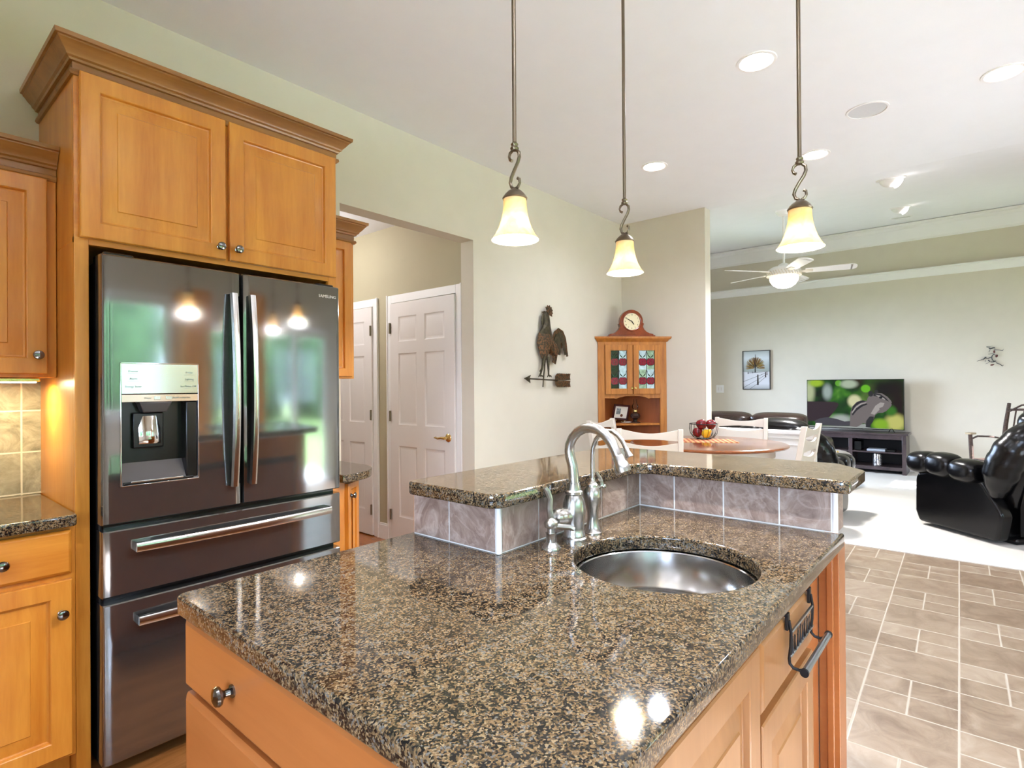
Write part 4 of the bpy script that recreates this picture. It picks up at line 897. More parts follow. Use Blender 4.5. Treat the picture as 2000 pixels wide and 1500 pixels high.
# things on the hutch shelf
pf = thing('photo_frame', 'small tilted picture with burgundy frame on the hutch shelf', 'picture frame', HT @ Vector((.25, -.08, .95)))
PT = HT @ Matrix.Translation((.245, -.10, .985)) @ Matrix.Rotation(R_(-12), 4, 'Z') @ Matrix.Rotation(R_(78), 4, 'X') @ Matrix.Diagonal((1, 1, -1, 1)) @ Matrix.Rotation(R_(-5), 4, 'Z')
g = G(); w, h, f = .088, .155, .018
for q in ((-w, -w + f, 0, h), (w - f, w, 0, h), (-w, w, 0, f), (-w, w, h - f, h)): g.box(q[0], q[1], q[2], q[3], 0, .014, PT)
obj('frame', g, flat('burgundy_lacquer', srgb(58, 20, 20), .25), pf, .002)
obj('mat_board', G().box(-w + f, w - f, f, h - f, 0, .006, PT), flat('ivory_mat', srgb(214, 204, 190), .7), pf)
obj('photo', G().box(-.052, -.004, .055, .115, .006, .0068, PT), flat('grey_photo', srgb(120, 124, 122), .5, var=.5, scale=60), pf)
g = G(); g.ell((.012, .045, .007), (.015, .015, .002), T=PT); obj('emblem', g, M['rust'], pf)
g = G(); g.tube([PT @ Vector((-.05, .0, .03)), PT @ Vector((-.05, -.02, .0)), PT @ Vector((.0, -.028, -.05)), PT @ Vector((.0, .11, -.035))], .003, 6); g.tube([PT @ Vector((.05, .0, .03)), PT @ Vector((.05, -.02, .0)), PT @ Vector((.0, -.028, -.05))], .003, 6); obj('easel', g, M['brass'], pf)
ol = thing('oil_lamp', 'glass oil lamp with chimney beside the picture on the hutch shelf', 'oil lamp', HT @ Vector((.405, -.09, .952)))
c = HT @ Vector((.405, -.09, 0)); lg = flat('smoky_lamp_glass', srgb(66, 40, 34), .08, var=.3, Transmission_Weight=.35)
g = G(); g.lathe([(.052, .952), (.050, .960), (.022, .968), (.020, .985), (.045, 1.0), (.052, 1.02), (.042, 1.045), (.02, 1.055)], c, 20); obj('font', g, lg, ol)
g = G(); g.lathe([(.022, 1.055), (.026, 1.062), (.024, 1.078), (.028, 1.085)], c, 18); obj('burner', g, M['brass'], ol)
g = G(); g.lathe([(.022, 1.086), (.032, 1.105), (.030, 1.125), (.017, 1.150), (.016, 1.188)], c, 20, caps=False); obj('chimney', g, glass_pane('chimney_glass', (.95, .93, .9)), ol)
pl = obj('saucer', (lambda g: (g.lathe([(.02, .9505), (.04, .953), (.052, .960), (.053, .962), (.04, .956), (.001, .954)], HT @ Vector((.31, -.082, 0)), 20), g)[1])(G()), M['white']); tag(pl, 'small white saucer lying on the hutch shelf in front of the picture', 'saucer')

# ================================================================== DINING SET
TC = (4.40, 1.70, .87)
dt = thing('dining_table', 'round cherry-topped pedestal dining table with white base', 'dining table', (TC[0], TC[1], 0))
g = G(); g.lathe([(.001, .842), (.575, .842), (.592, .846), (.600, .856), (.596, .864), (.585, .868), (.572, .87), (.001, .87)], (TC[0], TC[1], 0), 72); obj('tabletop', g, M['cherry'], dt)
g = G(); g.lathe([(.50, .842), (.50, .775), (.485, .775), (.485, .842)], (TC[0], TC[1], 0), 60, caps=False); obj('apron', g, M['chairw'], dt)
g = G(); g.lathe([(.24, .842), (.24, .82), (.07, .80), (.06, .62), (.09, .52), (.10, .40), (.075, .28), (.11, .22), (.11, .16), (.05, .15)], (TC[0], TC[1], 0), 28); obj('pedestal', g, M['chairw'], dt)
for i in range(4):
    T = Matrix.Translation((TC[0], TC[1], 0)) @ Matrix.Rotation(R_(45 + 90 * i), 4, 'Z')
    g = G(); g.tube([T @ Vector(p) for p in ((.06, 0, .20), (.14, 0, .17), (.22, 0, .09), (.28, 0, .028))], [.045, .042, .036, .028], 10); obj('foot', g, M['chairw'], dt)
def slat_pts(z0, z1, top, bot, n=14, w=.197):
    T_, B_ = [], []
    for i in range(n + 1):
        t = -1 + 2 * i / n; T_.append((t * w, z1 - top * (1 - t * t) ** 1.5)); B_.append((t * w, z0 + bot * (1 - t * t) ** 1.5))
    return B_ + T_[::-1]
def rake(z): return -.02 - max(0, z - .60) * .16
def make_chair(label):
    """facing +X; the back stands at x = 0 and leans back"""
    t = thing('dining_chair', label, 'dining chair', (0, 0, 0), 0, 'white ladder-back chairs round the table', world=False)
    g = G(); g.prism(rpoly([(.0, -.19), (.335, -.21), (.335, .21), (.0, .19)], [.02, .05, .05, .02]), .598, .622); obj('seat', g, M['cherry'], t, .006)
    g = G(); g.box(.0, .31, -.18, .18, .545, .598); obj('seat_frame', g, M['chairw'], t, .003)
    for s in (-1, 1):
        g = G(); lp = []
        for z in (0, .3, .60, .80, 1.03):
            x = rake(z) if z > .6 else -.02 - .03 * (1 - z / .6); y = s * .205; lp.append([(x - .02, y - .0165, z), (x + .02, y - .0165, z), (x + .02, y + .0165, z), (x - .02, y + .0165, z)])
        g.loft(lp); obj('rear_leg', g, M['chairw'], t, .004)
        g = G(); g.loft([[(.295 + a * q, s * .18 + b * q, z) for a, b in ((-1, -1), (1, -1), (1, 1), (-1, 1))] for z, q in ((0, .015), (.30, .020), (.598, .021))]); obj('front_leg', g, M['chairw'], t, .004)
        g = G(); g.box(-.02, .28, s * .19 - .01, s * .19 + .01, .25, .28); obj('stretcher', g, M['chairw'], t, .003)
    for nm, z0, z1, a, b in (('crest_rail', .948, 1.024, .026, .010), ('slat', .838, .936, .026, .010), ('slat', .728, .826, .026, .010)):
        g = G(); ps = slat_pts(z0, z1, a, b); lp = []
        for d in (-.009, .009): lp.append([(rake(z) + d - .018 * (1 - (y / .197) ** 2), y, z) for y, z in ps])
        g.loft(lp); obj(nm, g, M['chairw'], t, .002)
    return t
ch = make_chair('white ladder-back chair between the table and the rooster wall')
ch.location = (4.25, 2.49, 0); ch.rotation_euler = (0, 0, R_(-88))
dup(ch, (3.585, 1.78, 0), R_(21.4), 'white ladder-back chair with its back to the bar, right of the faucets')
dup(ch, (5.065, 1.66, 0), R_(189), 'white ladder-back chair on the far side of the table before the sofa')
dup(ch, (4.51, 1.05, 0), R_(89), 'white ladder-back chair seen edge-on at the right end of the table')
# placemat, basket and fruit
def plaid():
    k = NT('red_gold_plaid'); tc = k.n('ShaderNodeTexCoord'); s3 = k.n('ShaderNodeSeparateXYZ', {'Vector': k.n('ShaderNodeMapping', {'Vector': tc.outputs['Object'], 'Scale': (26, 26, 26)}).outputs[0]})
    a = k.m_('GREATER_THAN', k.m_('FRACT', s3.outputs[0]), .5); b = k.m_('GREATER_THAN', k.m_('FRACT', s3.outputs[1]), .5)
    k.pr(Base_Color=k.ramp(k.m_('MULTIPLY', k.m_('ADD', a, b), .5), [(0, srgb(226, 190, 130)), (.3, srgb(196, 120, 80)), (.75, srgb(140, 34, 36))], 'CONSTANT'), Roughness=.9); return k.m
pm = obj('placemat', G().box(-.15, .15, -.22, .22, 0, .003), plaid()); tag(pm, 'red and gold plaid placemat on the dining table', 'placemat')
pm.location = (4.50, 1.735, .8702); pm.rotation_euler = (0, 0, R_(30))
BC = Vector((4.60, 1.80, .8735))
bk = thing('fruit_basket', 'round black wire fruit basket standing on the plaid placemat', 'basket', BC)
bp = [(.055, .004), (.085, .018), (.108, .05), (.116, .09), (.113, .125)]
ring = lambda r, z, n=40: [BC + Vector((r * cos(2 * pi * i / n), r * sin(2 * pi * i / n), z)) for i in range(n)]
g = G(); g.tube(ring(.113, .127), .0034, 8, closed=True); obj('rim', g, M['iron'], bk)
for i in range(18):
    a = 2 * pi * i / 18; g = G(); g.tube([BC + Vector((r * cos(a), r * sin(a), z)) for r, z in bp], .0016, 6); obj('wire', g, M['iron'], bk)
g = G(); g.lathe([(.056, .001), (.056, .007), (.001, .006)], BC, 28); obj('base', g, M['iron'], bk)
M['apple'] = flat('red_apple_skin', srgb(118, 22, 28), .22, var=.35, scale=30); M['pear'] = flat('yellow_pear_skin', srgb(226, 178, 40), .3, var=.15, scale=25); M['stem'] = flat('fruit_stem', srgb(64, 42, 22), .7)
APP = [(.001, -.8), (.35, -.95), (.7, -.75), (.95, -.2), (1, .15), (.9, .6), (.6, .85), (.3, .82), (.08, .66), (.001, .62)]
PEAR = [(.001, -.95), (.4, -1.0), (.8, -.75), (1, -.3), (.95, .15), (.7, .55), (.5, .95), (.42, 1.25), (.25, 1.42), (.001, 1.45)]
vd = Vector((.925, .38, 0)); rt = Vector((.38, -.925, 0))          # away from / across the view
def fruit(nm, prof, r, d, s, z, tilt, m, label):
    p = BC + vd * d + rt * s; t = thing(nm, label, nm, p + Vector((0, 0, z)), group='fruit in the wire basket' if nm == 'apple' else None)
    T = Matrix.Translation(p + Vector((0, 0, z))) @ Matrix.Rotation(R_(tilt[0]), 4, 'X') @ Matrix.Rotation(R_(tilt[1]), 4, 'Y')
    g = G(); g.lathe([(a * r, b * r) for a, b in prof], (0, 0, 0), 22, T); obj('flesh', g, m, t, ang=80)
    zt = prof[-1][1] * r; g = G(); g.tube([T @ Vector((0, 0, zt - .002)), T @ Vector((.003, 0, zt + .016))], .0018, 6); obj('stem', g, M['stem'], t)
fruit('apple', APP, .040, -.02, -.050, .056, (10, 15), M['apple'], 'dark red apple low at the left of the wire basket')
fruit('apple', APP, .043, -.015, -.018, .122, (-20, 10), M['apple'], 'dark red apple on top of the pile, left of the two upper ones')
fruit('apple', APP, .041, .02, .058, .120, (15, -25), M['apple'], 'dark red apple on top of the pile, against the basket rim at right')
fruit('pear', PEAR, .037, -.045, .022, .050, (55, -20), M['pear'], 'yellow pear low in front in the wire basket')
fruit('pear', PEAR, .030, .052, -.032, .052, (10, 15), M['pear'], 'yellow pear half hidden behind the dark red apples')
# ================================================================== LIVING ROOM
# television: x right (towards -Y), y up, z out (towards the viewer, -X)
TVT = Matrix(((0, 0, -1, 9.93), (-1, 0, 0, 2.189), (0, 1, 0, .635), (0, 0, 0, 1)))
TW_, TH_ = 1.290, .757
tv = thing('television', 'large flat television showing a chipmunk, on the dark media console', 'television', (9.95, 1.54, .6))
g = G(); g.box(0, TW_, 0, TH_, -.035, 0, TVT); obj('body', g, M['black'], tv, .003)
ek = .62 / EV
def screen_bg():
    """out-of-focus foliage: soft noise plus soft round light and dark spots (screen metres, y to the left, z up)"""
    k = NT('screen_green_bokeh'); tc = k.n('ShaderNodeTexCoord'); v = tc.outputs['Object']
    s3 = k.n('ShaderNodeSeparateXYZ', {'Vector': v}); n = k.noise(v, 3.4, 2, .5, .4)
    c = k.ramp(n.outputs['Fac'], [(.34, srgb(20, 34, 14)), (.46, srgb(36, 92, 26)), (.58, srgb(78, 150, 40)), (.70, srgb(150, 196, 90))])
    for x, y, rx, ry, col, soft in ((960, 560, 260, 170, (30, 22, 18), 1.2), (1080, 720, 90, 200, (40, 22, 18), 1.0), (640, 470, 80, 60, (60, 40, 20), 1.0), (455, 495, 36, 32, (120, 200, 60), .25), (750, 555, 48, 40, (126, 220, 44), .25), (630, 690, 70, 66, (252, 252, 200), .5), (570, 505, 90, 44, (206, 224, 196), .6), (1050, 905, 100, 84, (232, 232, 130), .6), (900, 930, 80, 56, (160, 214, 50), .6), (120, 590, 60, 120, (214, 228, 180), .8), (330, 590, 50, 80, (186, 206, 200), .8), (200, 490, 80, 40, (190, 232, 60), .7), (480, 890, 110, 50, (200, 210, 204), .8), (1010, 790, 50, 50, (70, 140, 40), .8)):
        px, py = (x - 92) / 1048 * TW_, (1 - (y - 455) / 530) * TH_; wy, wz = 2.189 - px, .635 + py
        dy = k.m_('DIVIDE', k.m_('SUBTRACT', s3.outputs[1], wy), rx / 1048 * TW_); dz = k.m_('DIVIDE', k.m_('SUBTRACT', s3.outputs[2], wz), ry / 530 * TH_)
        d = k.m_('SQRT', k.m_('ADD', k.m_('MULTIPLY', dy, dy), k.m_('MULTIPLY', dz, dz)))
        mr = k.n('ShaderNodeMapRange', {'Value': d, 'From Min': 1 + soft * .7, 'From Max': max(0.0, 1 - soft * .7), 'To Min': 0.0, 'To Max': 1.0}, interpolation_type='SMOOTHSTEP')
        c = k.mix(mr.outputs[0], c, srgb(*col))
    k.pr(Base_Color=(.01, .01, .01, 1), Roughness=.9, Specular_IOR_Level=0.0, Emission_Color=c, Emission_Strength=ek); return k.m
obj('screen', G().box(.008, TW_ - .008, .010, TH_ - .008, 0, .001, TVT), screen_bg(), tv)
def eflat(n, c): return emission(n, srgb(*c), ek)
def shot(name, pts, d, m):
    """part of the picture on the screen, in zoomed photo units (92..1140, 455..985)"""
    g = G(); P = [((x - 92) / 1048 * TW_, (1 - (y - 455) / 530) * TH_) for x, y in pts]
    P = [(min(max(x, .008), TW_ - .008), min(max(y, .010), TH_ - .008)) for x, y in P]
    g.f([g.V(TVT @ Vector((x, y, d))) for x, y in P]); return obj(name, g, m, SCN)
SCN = tv
E_ = dict(fur=eflat('screen_fur_grey', (134, 124, 122)), dark=eflat('screen_fur_dark', (38, 32, 34)), pale=eflat('screen_fur_pale', (196, 188, 184)), bowl=eflat('screen_bowl_maroon', (52, 20, 28)), tail=eflat('screen_tail_grey', (78, 74, 82)), rock=eflat('screen_ledge', (184, 190, 186)))
blob = lambda cx, cy, rx, ry: [(cx + rx * cos(2 * pi * i / 22), cy + ry * sin(2 * pi * i / 22)) for i in range(22)]
shot('screen_ledge', [(96, 985), (96, 968), (560, 960), (740, 930), (800, 972), (1140, 978), (1140, 985)], .0016, E_['rock'])
shot('screen_bowl', [(92, 697), (400, 699), (452, 712), (455, 735), (420, 790), (355, 865), (250, 915), (92, 920)], .0018, E_['bowl'])
shot('screen_tail', [(180, 915), (240, 885), (330, 870), (430, 885), (520, 912), (585, 905), (585, 955), (450, 962), (250, 962), (195, 945)], .0022, E_['tail'])
shot('screen_animal', [(578, 960), (580, 880), (585, 810), (605, 750), (650, 700), (700, 680), (760, 685), (772, 650), (800, 620), (860, 600), (920, 605), (975, 640), (1010, 680), (1018, 700), (1000, 730), (1018, 722), (1005, 745), (960, 790), (925, 808), (880, 810), (850, 830), (830, 880), (800, 930), (790, 965), (750, 965), (755, 930), (720, 925), (690, 945), (650, 968)], .0026, E_['fur'])
shot('screen_stripe', [(592, 800), (615, 740), (665, 695), (720, 680), (755, 690), (700, 705), (650, 735), (615, 790)], .003, E_['dark'])
shot('screen_stripe', [(600, 830), (640, 770), (700, 728), (760, 712), (768, 722), (710, 748), (655, 790), (610, 845)], .003, E_['dark'])
shot('screen_stripe', [(600, 810), (635, 755), (690, 715), (750, 700), (757, 706), (700, 726), (648, 765), (606, 822)], .0032, E_['pale'])
shot('screen_ear', blob(803, 610, 26, 30), .0034, E_['dark']); shot('screen_ear', blob(862, 585, 20, 18), .0034, E_['dark'])
shot('screen_stripe', [(835, 600), (900, 612), (960, 655), (990, 690), (940, 668), (880, 640), (830, 632)], .0034, E_['dark'])
shot('screen_stripe', [(850, 622), (900, 628), (955, 668), (945, 672), (890, 645)], .0036, E_['pale'])
shot('screen_eye', blob(906, 648, 17, 13), .004, eflat('screen_black', (8, 8, 8)))
shot('screen_belly', [(850, 735), (900, 700), (945, 705), (930, 740), (880, 790), (840, 830), (800, 820)], .003, E_['pale'])
shot('screen_arm', [(890, 760), (950, 735), (1005, 705), (1018, 722), (990, 750), (930, 805), (895, 805)], .0036, E_['fur'])
shot('screen_leg', [(748, 965), (752, 900), (790, 850), (835, 850), (825, 900), (795, 945), (800, 968)], .003, E_['dark'])
for y in (.14, 1.13):
    g = G(); g.tube([TVT @ Vector((y - .03, -.030, .03)), TVT @ Vector((y, .03, -.01)), TVT @ Vector((y + .045, -.030, .06))], .006, 6); obj('stand_foot', g, M['black'], tv)
# media console
mc = thing('media_console', 'dark espresso media console with open shelves under the television', 'media console', (9.93, 1.62, 0))
x0, x1, ya, yb = 9.70, 10.16, .860, 2.38
obj('top', G().box(x0 - .02, x1, ya - .025, yb + .025, .572, .600), M['espresso'], mc, .003)
for y in (ya, yb - .05): obj('end_panel', G().box(x0, x1, y, y + .05, .0, .572), M['espresso'], mc, .003)
for y in (1.525, ): obj('divider', G().box(x0, x1, y, y + .05, .085, .505), M['espresso'], mc, .002)
for z in (.508, .06): obj('front_rail', G().box(x0, x0 + .03, ya + .05, yb - .05, z, z + (.064 if z > .3 else .05)), M['espresso'], mc, .002)
for z in (.09, .305): obj('shelf', G().box(x0 + .005, x1 - .01, ya + .05, yb - .05, z, z + .02), M['espresso'], mc, .002)
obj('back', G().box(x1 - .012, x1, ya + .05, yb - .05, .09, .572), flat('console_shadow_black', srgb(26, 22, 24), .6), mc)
o = obj('cable_box', G().box(9.74, 9.95, 1.118, 1.345, .326, .358), flat('silver_plastic', srgb(176, 184, 194), .3, .3), None, .003); tag(o, 'silver set-top box on the upper console shelf', 'set-top box')
cv = thing('candle_holder', 'mercury glass candle holder on the lower console shelf', 'candle holder', (9.82, 1.222, .11))
g = G(); g.lathe([(.056, .111), (.060, .116), (.060, .285), (.058, .290), (.054, .286), (.054, .13)], (9.82, 1.222, 0), 24); k = NT('mercury_glass'); vn = k.noise(k.coord(), 60, 3, .7); k.pr(Base_Color=k.ramp(vn.outputs['Fac'], [(.4, srgb(60, 56, 60)), (.55, srgb(240, 240, 244))]), Metallic=.9, Roughness=.2); obj('cup', g, k.m, cv)
g = G(); g.lathe([(.060, .286), (.061, .292), (.056, .294)], (9.82, 1.222, 0), 24, caps=False); obj('rim', g, M['black'], cv)
o = obj('game_console', G().box(9.75, 9.98, 1.0, 1.10, .326, .352), M['black'], None, .004); tag(o, 'small black device beside the set-top box on the upper console shelf', 'device')
o = obj('game_console', G().box(9.76, 10.0, 1.42, 1.51, .326, .46), M['black'], None, .004); tag(o, 'upright black device at the left of the upper console shelf', 'device')
# picture of a tree
def wallT(y, z): return Matrix(((0, 0, -1, XE), (-1, 0, 0, y), (0, 1, 0, z), (0, 0, 0, 1)))
PT = wallT(3.272, 1.235); pw_, ph_ = .463, .682
pc = thing('framed_picture', 'framed picture of a golden tree and fence in snow, left of the television', 'picture', (XE, 3.04, 1.235))
g = G()
for q in ((0, .012, 0, ph_), (pw_ - .012, pw_, 0, ph_), (0, pw_, 0, .012), (0, pw_, ph_ - .012, ph_)): g.box(q[0], q[1], q[2], q[3], .002, .032, PT)
obj('frame', g, flat('charcoal_frame', srgb(60, 60, 60), .4), pc, .001)
def canvas():
    k = NT('snow_scene_canvas'); tc = k.n('ShaderNodeTexCoord'); n = k.noise(tc.outputs['Object'], 5, 3); z = k.n('ShaderNodeSeparateXYZ', {'Vector': tc.outputs['Object']}).outputs[2]
    t = k.m_('ADD', k.m_('DIVIDE', k.m_('SUBTRACT', z, 1.235), ph_), k.m_('MULTIPLY', k.m_('SUBTRACT', n.outputs['Fac'], .5), .06))
    k.pr(Base_Color=k.ramp(t, [(0, srgb(160, 162, 164)), (.15, srgb(206, 206, 212)), (.44, srgb(206, 206, 210)), (.465, srgb(150, 156, 150)), (.60, srgb(170, 178, 176)), (.8, srgb(206, 212, 216)), (1, srgb(170, 176, 172))]), Roughness=.6); return k.m
cn_ = obj('canvas', G().box(.012, pw_ - .012, .012, ph_ - .012, .004, .016, PT), canvas(), pc)
tb_ = [flat('tree_gold', srgb(150, 112, 40), .7, var=.3, scale=40), flat('tree_umber', srgb(92, 52, 24), .7), flat('tree_black', srgb(22, 16, 14), .7), flat('tree_olive', srgb(120, 116, 60), .7)]
pu, pv = pw_, ph_; g = G(); rnd = random.Random(3)
tc_ = (.46 * pu, .55 * pv)
for i in range(190):
    a = R_(-8 + 196 * rnd.random()); L_ = pu * (.34 + .05 * rnd.random()) * (1.02 if 30 < math.degrees(a) < 150 else .92); s0 = L_ * rnd.uniform(.1, .55); w = .0035
    o_ = Vector(tc_); d = Vector((cos(a), sin(a) * 1.08)); q = Vector((-d.y, d.x)) * w; g.mi = rnd.choice((0, 0, 1, 3, 0, 2 if s0 < L_ * .3 else 1)); p, r = o_ + d * s0, o_ + d * L_
    dz = .0164 + .0003 * (i % 7); g.f([g.V(PT @ Vector((v.x, v.y, dz))) for v in (p - q, r - q * .3, r + q * .3, p + q)])
obj('tree_crown', g, tb_, cn_)
g = G(); B = lambda a, b, w: g.prism([(a[0] * pu - w, a[1] * pv), (a[0] * pu + w, a[1] * pv), (b[0] * pu + w * .6, b[1] * pv), (b[0] * pu - w * .6, b[1] * pv)], .016, .0192, PT)
B((.46, .44), (.46, .62), .010); B((.46, .55), (.47, .90), .005); B((.46, .56), (.40, .80), .004); B((.46, .56), (.54, .80), .004); B((.46, .54), (.32, .70), .003); B((.46, .54), (.62, .72), .003)
obj('tree_trunk', g, tb_[2], cn_)
g = G(); B((.55, .12), (.555, .385), .014); B((.83, .31), (.83, .445), .009); B((.88, .37), (.88, .46), .006); B((.20, .40), (.20, .465), .006); B((.37, .42), (.37, .465), .004)
def rail_(a, b, w): g.prism([(a[0] * pu, a[1] * pv - w), (b[0] * pu, b[1] * pv - w * .7), (b[0] * pu, b[1] * pv + w * .7), (a[0] * pu, a[1] * pv + w)], .016, .0185, PT)
for a, b in (((.02, .205), (.55, .345)), ((.02, .05), (.55, .255)), ((.27, .02), (.55, .155)), ((.55, .345), (.85, .425)), ((.55, .255), (.85, .385)), ((.55, .16), (.85, .33)), ((.20, .43), (.9, .45))): rail_(a, b, .003)
obj('fence', g, tb_[2], cn_)
# light switch
T = wallT(3.749, 1.178); sw = thing('light_switch', 'white double light switch plate on the wall left of the tree picture', 'light switch', (XE, 3.68, 1.178))
obj('plate', G().box(0, .138, 0, .14, 0, .006, T), M['white'], sw, .003)
for u in (.035, .085): obj('rocker', G().box(u, u + .022, .04, .10, .006, .012, T), M['doorw'], sw, .002)
# metal branch on the wall
T = wallT(-.075, 1.655); br = thing('branch_wall_art', 'small metal branch with red leaves on the wall right of the television', 'wall decoration', (XE, -.075, 1.65))
Q = lambda x, y, d=.02: T @ Vector(((x - 38) / 100 * .56, (48 - y) / 100 * .56, d))
P = lambda *pp: [Q(x / 15, y / 15) for x, y in pp]
dk = flat('dark_twig_metal', srgb(66, 66, 70), .4, .5)
g = G()
for pts, r in ((P((640, 530), (590, 610), (570, 660), (590, 740), (630, 800), (700, 800)), .006), (P((570, 650), (470, 695), (400, 700)), .005), (P((330, 725), (370, 700), (400, 650), (430, 660)), .008), (P((500, 310), (560, 335), (620, 310), (670, 310)), .009), (P((640, 380), (760, 395), (880, 420)), .004), (P((640, 530), (690, 590)), .004), (P((540, 830), (620, 830), (700, 800)), .006), (P((690, 860), (800, 920), (880, 990)), .005), (P((330, 725), (190, 775)), .004), (P((500, 300), (430, 260)), .004), (P((540, 360), (500, 460)), .003), (P((480, 540), (620, 515)), .003), (P((510, 850), (420, 885)), .003)): g.tube(pts, r, 6)
for (x, y, dx, dy) in ((880, 420, 40, -60), (880, 990, 30, -50), (190, 775, -40, 30), (430, 260, 180, -20), (880, 420, 20, 8), (420, 885, -20, 20)): g.tube(P((x, y), (x + dx, y + dy)), [.003, .0008], 5)
obj('twig', g, dk, br)
lf = flat('red_leaf_metal', srgb(84, 30, 26), .45, .3)
for x, y, w_, h_, a in ((650, 455, 28, 55, 0), (715, 615, 36, 55, 15), (590, 940, 60, 26, -10), (500, 785, 20, 50, -35), (395, 790, 9, 35, 10)):
    g = G(); T2 = Matrix.Translation(Q(x / 15, y / 15, .026)) @ Matrix.Rotation(R_(a), 4, 'X'); g.ell((0, 0, 0), (.006, w_ / 1500 * .56 * 1.0, h_ / 1500 * .56), T=T2); obj('leaf', g, lf if x > 520 else dk, br)
obj('standoff', G().rod(Q(39, 45, 0), Q(39, 45, .02), .004, 6), dk, br)

# leather seating ------------------------------------------------------
def recliner(label, loc, rz, scale=1.0, leather='leather'):
    """puffy recliner, local +X is forward"""
    t = thing('recliner', label, 'recliner', loc, rz, world=False); L_ = M[leather]
    E = lambda nm, c, r, e=.45, rot=(0, 0, 0), par=t, e2=None: obj(nm, (lambda g: (g.ell((0, 0, 0), r, e, 26, 16, Matrix.Translation(c) @ Matrix.Rotation(rot[2], 4, 'Z') @ Matrix.Rotation(rot[1], 4, 'Y') @ Matrix.Rotation(rot[0], 4, 'X'), e2), g)[1])(G()), L_, par, ang=80)
    g = G(); g.box(-.30, .34, -.34, .34, .02, .30); g.box(-.36, .30, -.30, .30, .0, .05); obj('base', g, L_, t, .02)
    for s in (-1, 1):
        y = s * .395
        pts = rpoly([(-.34, .03), (.36, .03), (.40, .12), (.39, .46), (.10, .50), (-.22, .47), (-.38, .24)], [.04, .04, .03, .08, .03, .06, .08], 4)
        g = G(); g.prism(pts, -.055, .055, Matrix.Translation((0, y, 0)) @ Matrix.Rotation(R_(90), 4, 'X')); sp = obj('side_panel', g, L_, t, .022, segs=3)
        for x, l, r in ((.335, .12, .098), (.145, .125, .105), (-.075, .125, .097)):
            E('arm_pad', (x, y + s * .012, .545 + (.004 if x > .2 else .008 if x > 0 else -.012)), (l, .115, r), .62, (0, R_(4 if x > .2 else -3), 0), sp, .75)
    E('seat_cushion', (.06, 0, .40), (.36, .31, .13), .35, (0, R_(-4), 0))
    E('footrest', (.40, 0, .24), (.05, .31, .19), .3)
    bk_ = E('back_rest', (-.345, 0, .60), (.13, .34, .37), .42, (0, R_(-17), 0))
    g = G(); g.loft([[(-.345 - (z - .12) * .22 - .005, -.31 + q, z), (-.335 - (z - .12) * .22 - .035, -.22 + q, z), (-.335 - (z - .12) * .22 - .035, .22 - q, z), (-.345 - (z - .12) * .22 - .005, .31 - q, z)] for z, q in ((.05, .06), (.30, .0), (.60, .0), (.84, .02))]); obj('rear_panel', g, L_, bk_, .02)
    for s in (-1, 1):
        pth = [(-.30, .405, .36), (-.335, .43, .48), (-.375, .435, .61), (-.425, .415, .735), (-.468, .355, .825), (-.492, .26, .868), (-.50, .15, .868), (-.50, .03, .855)]
        fine = []
        for a, b in zip(pth, pth[1:]): fine += [Vector(a).lerp(Vector(b), q / 4) for q in range(4)]
        fine.append(Vector(pth[-1])); m = len(fine)
        rr = [(.045 + .075 * min(1, i / (m * .22))) * (1 + .045 * cos(i * 2.1)) if i < m * .7 else .12 - .04 * (i / m - .7) / .3 + .006 * cos(i * 2.6) for i in range(m)]
        g = G(); g.tube([(p.x, s * p.y, p.z) for p in fine], rr, 16); w = obj('wing_roll', g, L_, bk_, ang=80, sub=1)
    E('head_pillow', (-.425, 0, .935), (.125, .30, .115), .62, (0, R_(-14), 0), bk_, .8)
    for i in range(9):
        y = -.30 + .075 * i; g = G(); g.tube([(-.56, y, .80 + .02 * cos(i)), (-.57, y + .012, .835), (-.545, y + .02, .875)], [.012, .016, .008], 8); obj('gather_pleat', g, L_, bk_)
    if scale != 1.0: t.scale = (scale,) * 3
    return t
recliner('black leather recliner on the carpet at the right edge, its back to the kitchen', (6.56, -.12, .006), R_(48), 1.06)
recliner('black leather recliner partly hidden behind the edge-on white chair', (6.25, 1.52, .006), R_(-4), .94)
sf = thing('sofa', 'long brown-black leather sofa behind the white half wall, facing the television', 'sofa', (7.25, 2.42, .006), 0, world=False)
L_ = M['leathb']
E = lambda nm, c, r, e=.4, ry=0, par=sf: obj(nm, (lambda g: (g.ell((0, 0, 0), r, e, 24, 14, Matrix.Translation(c) @ Matrix.Rotation(R_(ry), 4, 'Y')), g)[1])(G()), L_, par, ang=80)
g = G(); g.box(-.40, .42, -.95, .95, .0, .32); g.box(-.42, -.34, -.95, .95, .05, .82); obj('frame', g, L_, sf, .03)
for i in range(3):
    y = -.60 + .60 * i; E('seat_cushion', (.06, y, .42), (.36, .30, .12)); b = E('back_cushion', (-.30, y, .66), (.14, .305, .26), .45, -10); E('top_roll', (-.36, y, .90), (.14, .305, .085), .55, -10, b)
for s in (-1, 1): E('arm', (.02, s * .93, .46), (.42, .12, .24), .45)
po = thing('ottoman', 'grey rounded ottoman in front of the media console', 'ottoman', (8.05, 1.50, .006))
pg = flat('grey_fabric', srgb(150, 146, 142), .85, var=.1, scale=60)
g = G(); g.ell((8.05, 1.50, .246), (.26, .26, .24), .8, 26, 14, e2=.6); obj('cushion', g, pg, po)
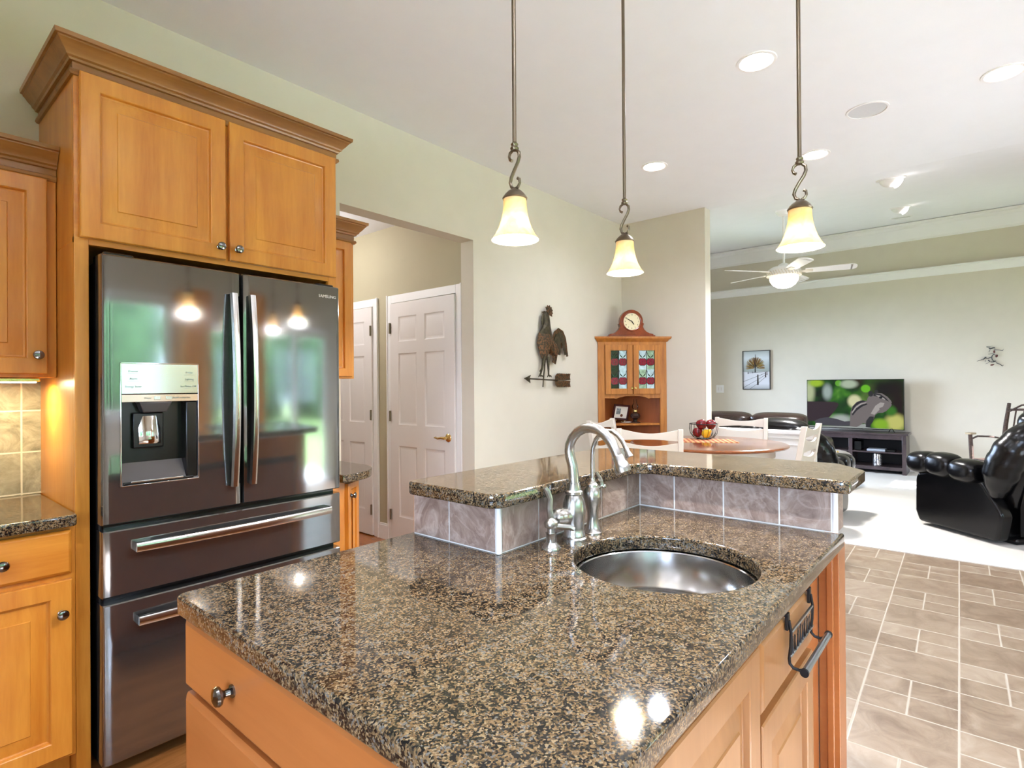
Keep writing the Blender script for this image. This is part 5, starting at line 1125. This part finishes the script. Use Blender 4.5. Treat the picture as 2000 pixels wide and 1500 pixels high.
g = G(); g.tube([(8.05 + .262 * cos(2 * pi * i / 40), 1.50 + .262 * sin(2 * pi * i / 40), .30) for i in range(40)], .006, 6, closed=True); obj('piping', g, pg, po)
for i in range(4): g = G(); g.ell((7.90 + .02 * i, 1.40 + .035 * i, .482), (.014, .014, .012)); obj('brass_stud', g, M['brass'], po)
# rustic twig rocking chair by the far wall
tw = thing('twig_rocking_chair', 'rustic twig rocking chair behind the recliner near the far wall', 'rocking chair', (8.9, -.25, .006), R_(150), world=False)
bark = flat('dark_bark', srgb(70, 52, 42), .7, var=.5, scale=60, bump=.6, bscale=90)
g = G(); 
def stick(nm, pts, r): g = G(); g.tube(pts, r, 8); return obj(nm, g, bark, tw)
for s in (-1, 1):
    stick('rear_post', [(-.24, s * .25, .06), (-.25, s * .25, .40), (-.33, s * .25, .80), (-.42, s * .26, 1.06)], [.026, .026, .024, .02])
    stick('front_post', [(.25, s * .29, .06), (.25, s * .29, .40), (.26, s * .30, .69)], [.026, .024, .022])
    obj('armrest', G().box(.20, .30, s * .30 - .035, s * .30 + .035, .69, .712), flat('tan_wood_arm', srgb(168, 150, 120), .6), tw, .006)
    stick('brace', [(.26, s * .295, .63), (.14, s * .29, .665), (-.05, s * .27, .655), (-.30, s * .25, .62)], .011)
    stick('rocker', [(-.45, s * .27, .10), (-.2, s * .27, .035), (.1, s * .27, .02), (.40, s * .27, .06)], .022)
    stick('side_rail', [(-.25, s * .25, .38), (.25, s * .29, .38)], .016)
for z, x in ((.98, -.395), (.55, -.275)): stick('back_rail', [(x, -.25, z), (x - .01, 0, z + .01), (x, .25, z)], .014)
stick('arched_rail', [(-.37, -.25, .95), (-.40, -.12, 1.04), (-.41, 0, 1.06), (-.40, .12, 1.04), (-.37, .25, .95)], .011)
for i in range(5): stick('back_spindle', [(-.275, -.17 + .085 * i, .55), (-.385, -.17 + .085 * i, .97)], .009)
obj('seat', G().box(-.25, .28, -.26, .26, .375, .40), bark, tw, .006)
stick('front_rail', [(.25, -.29, .36), (.25, .29, .36)], .016)
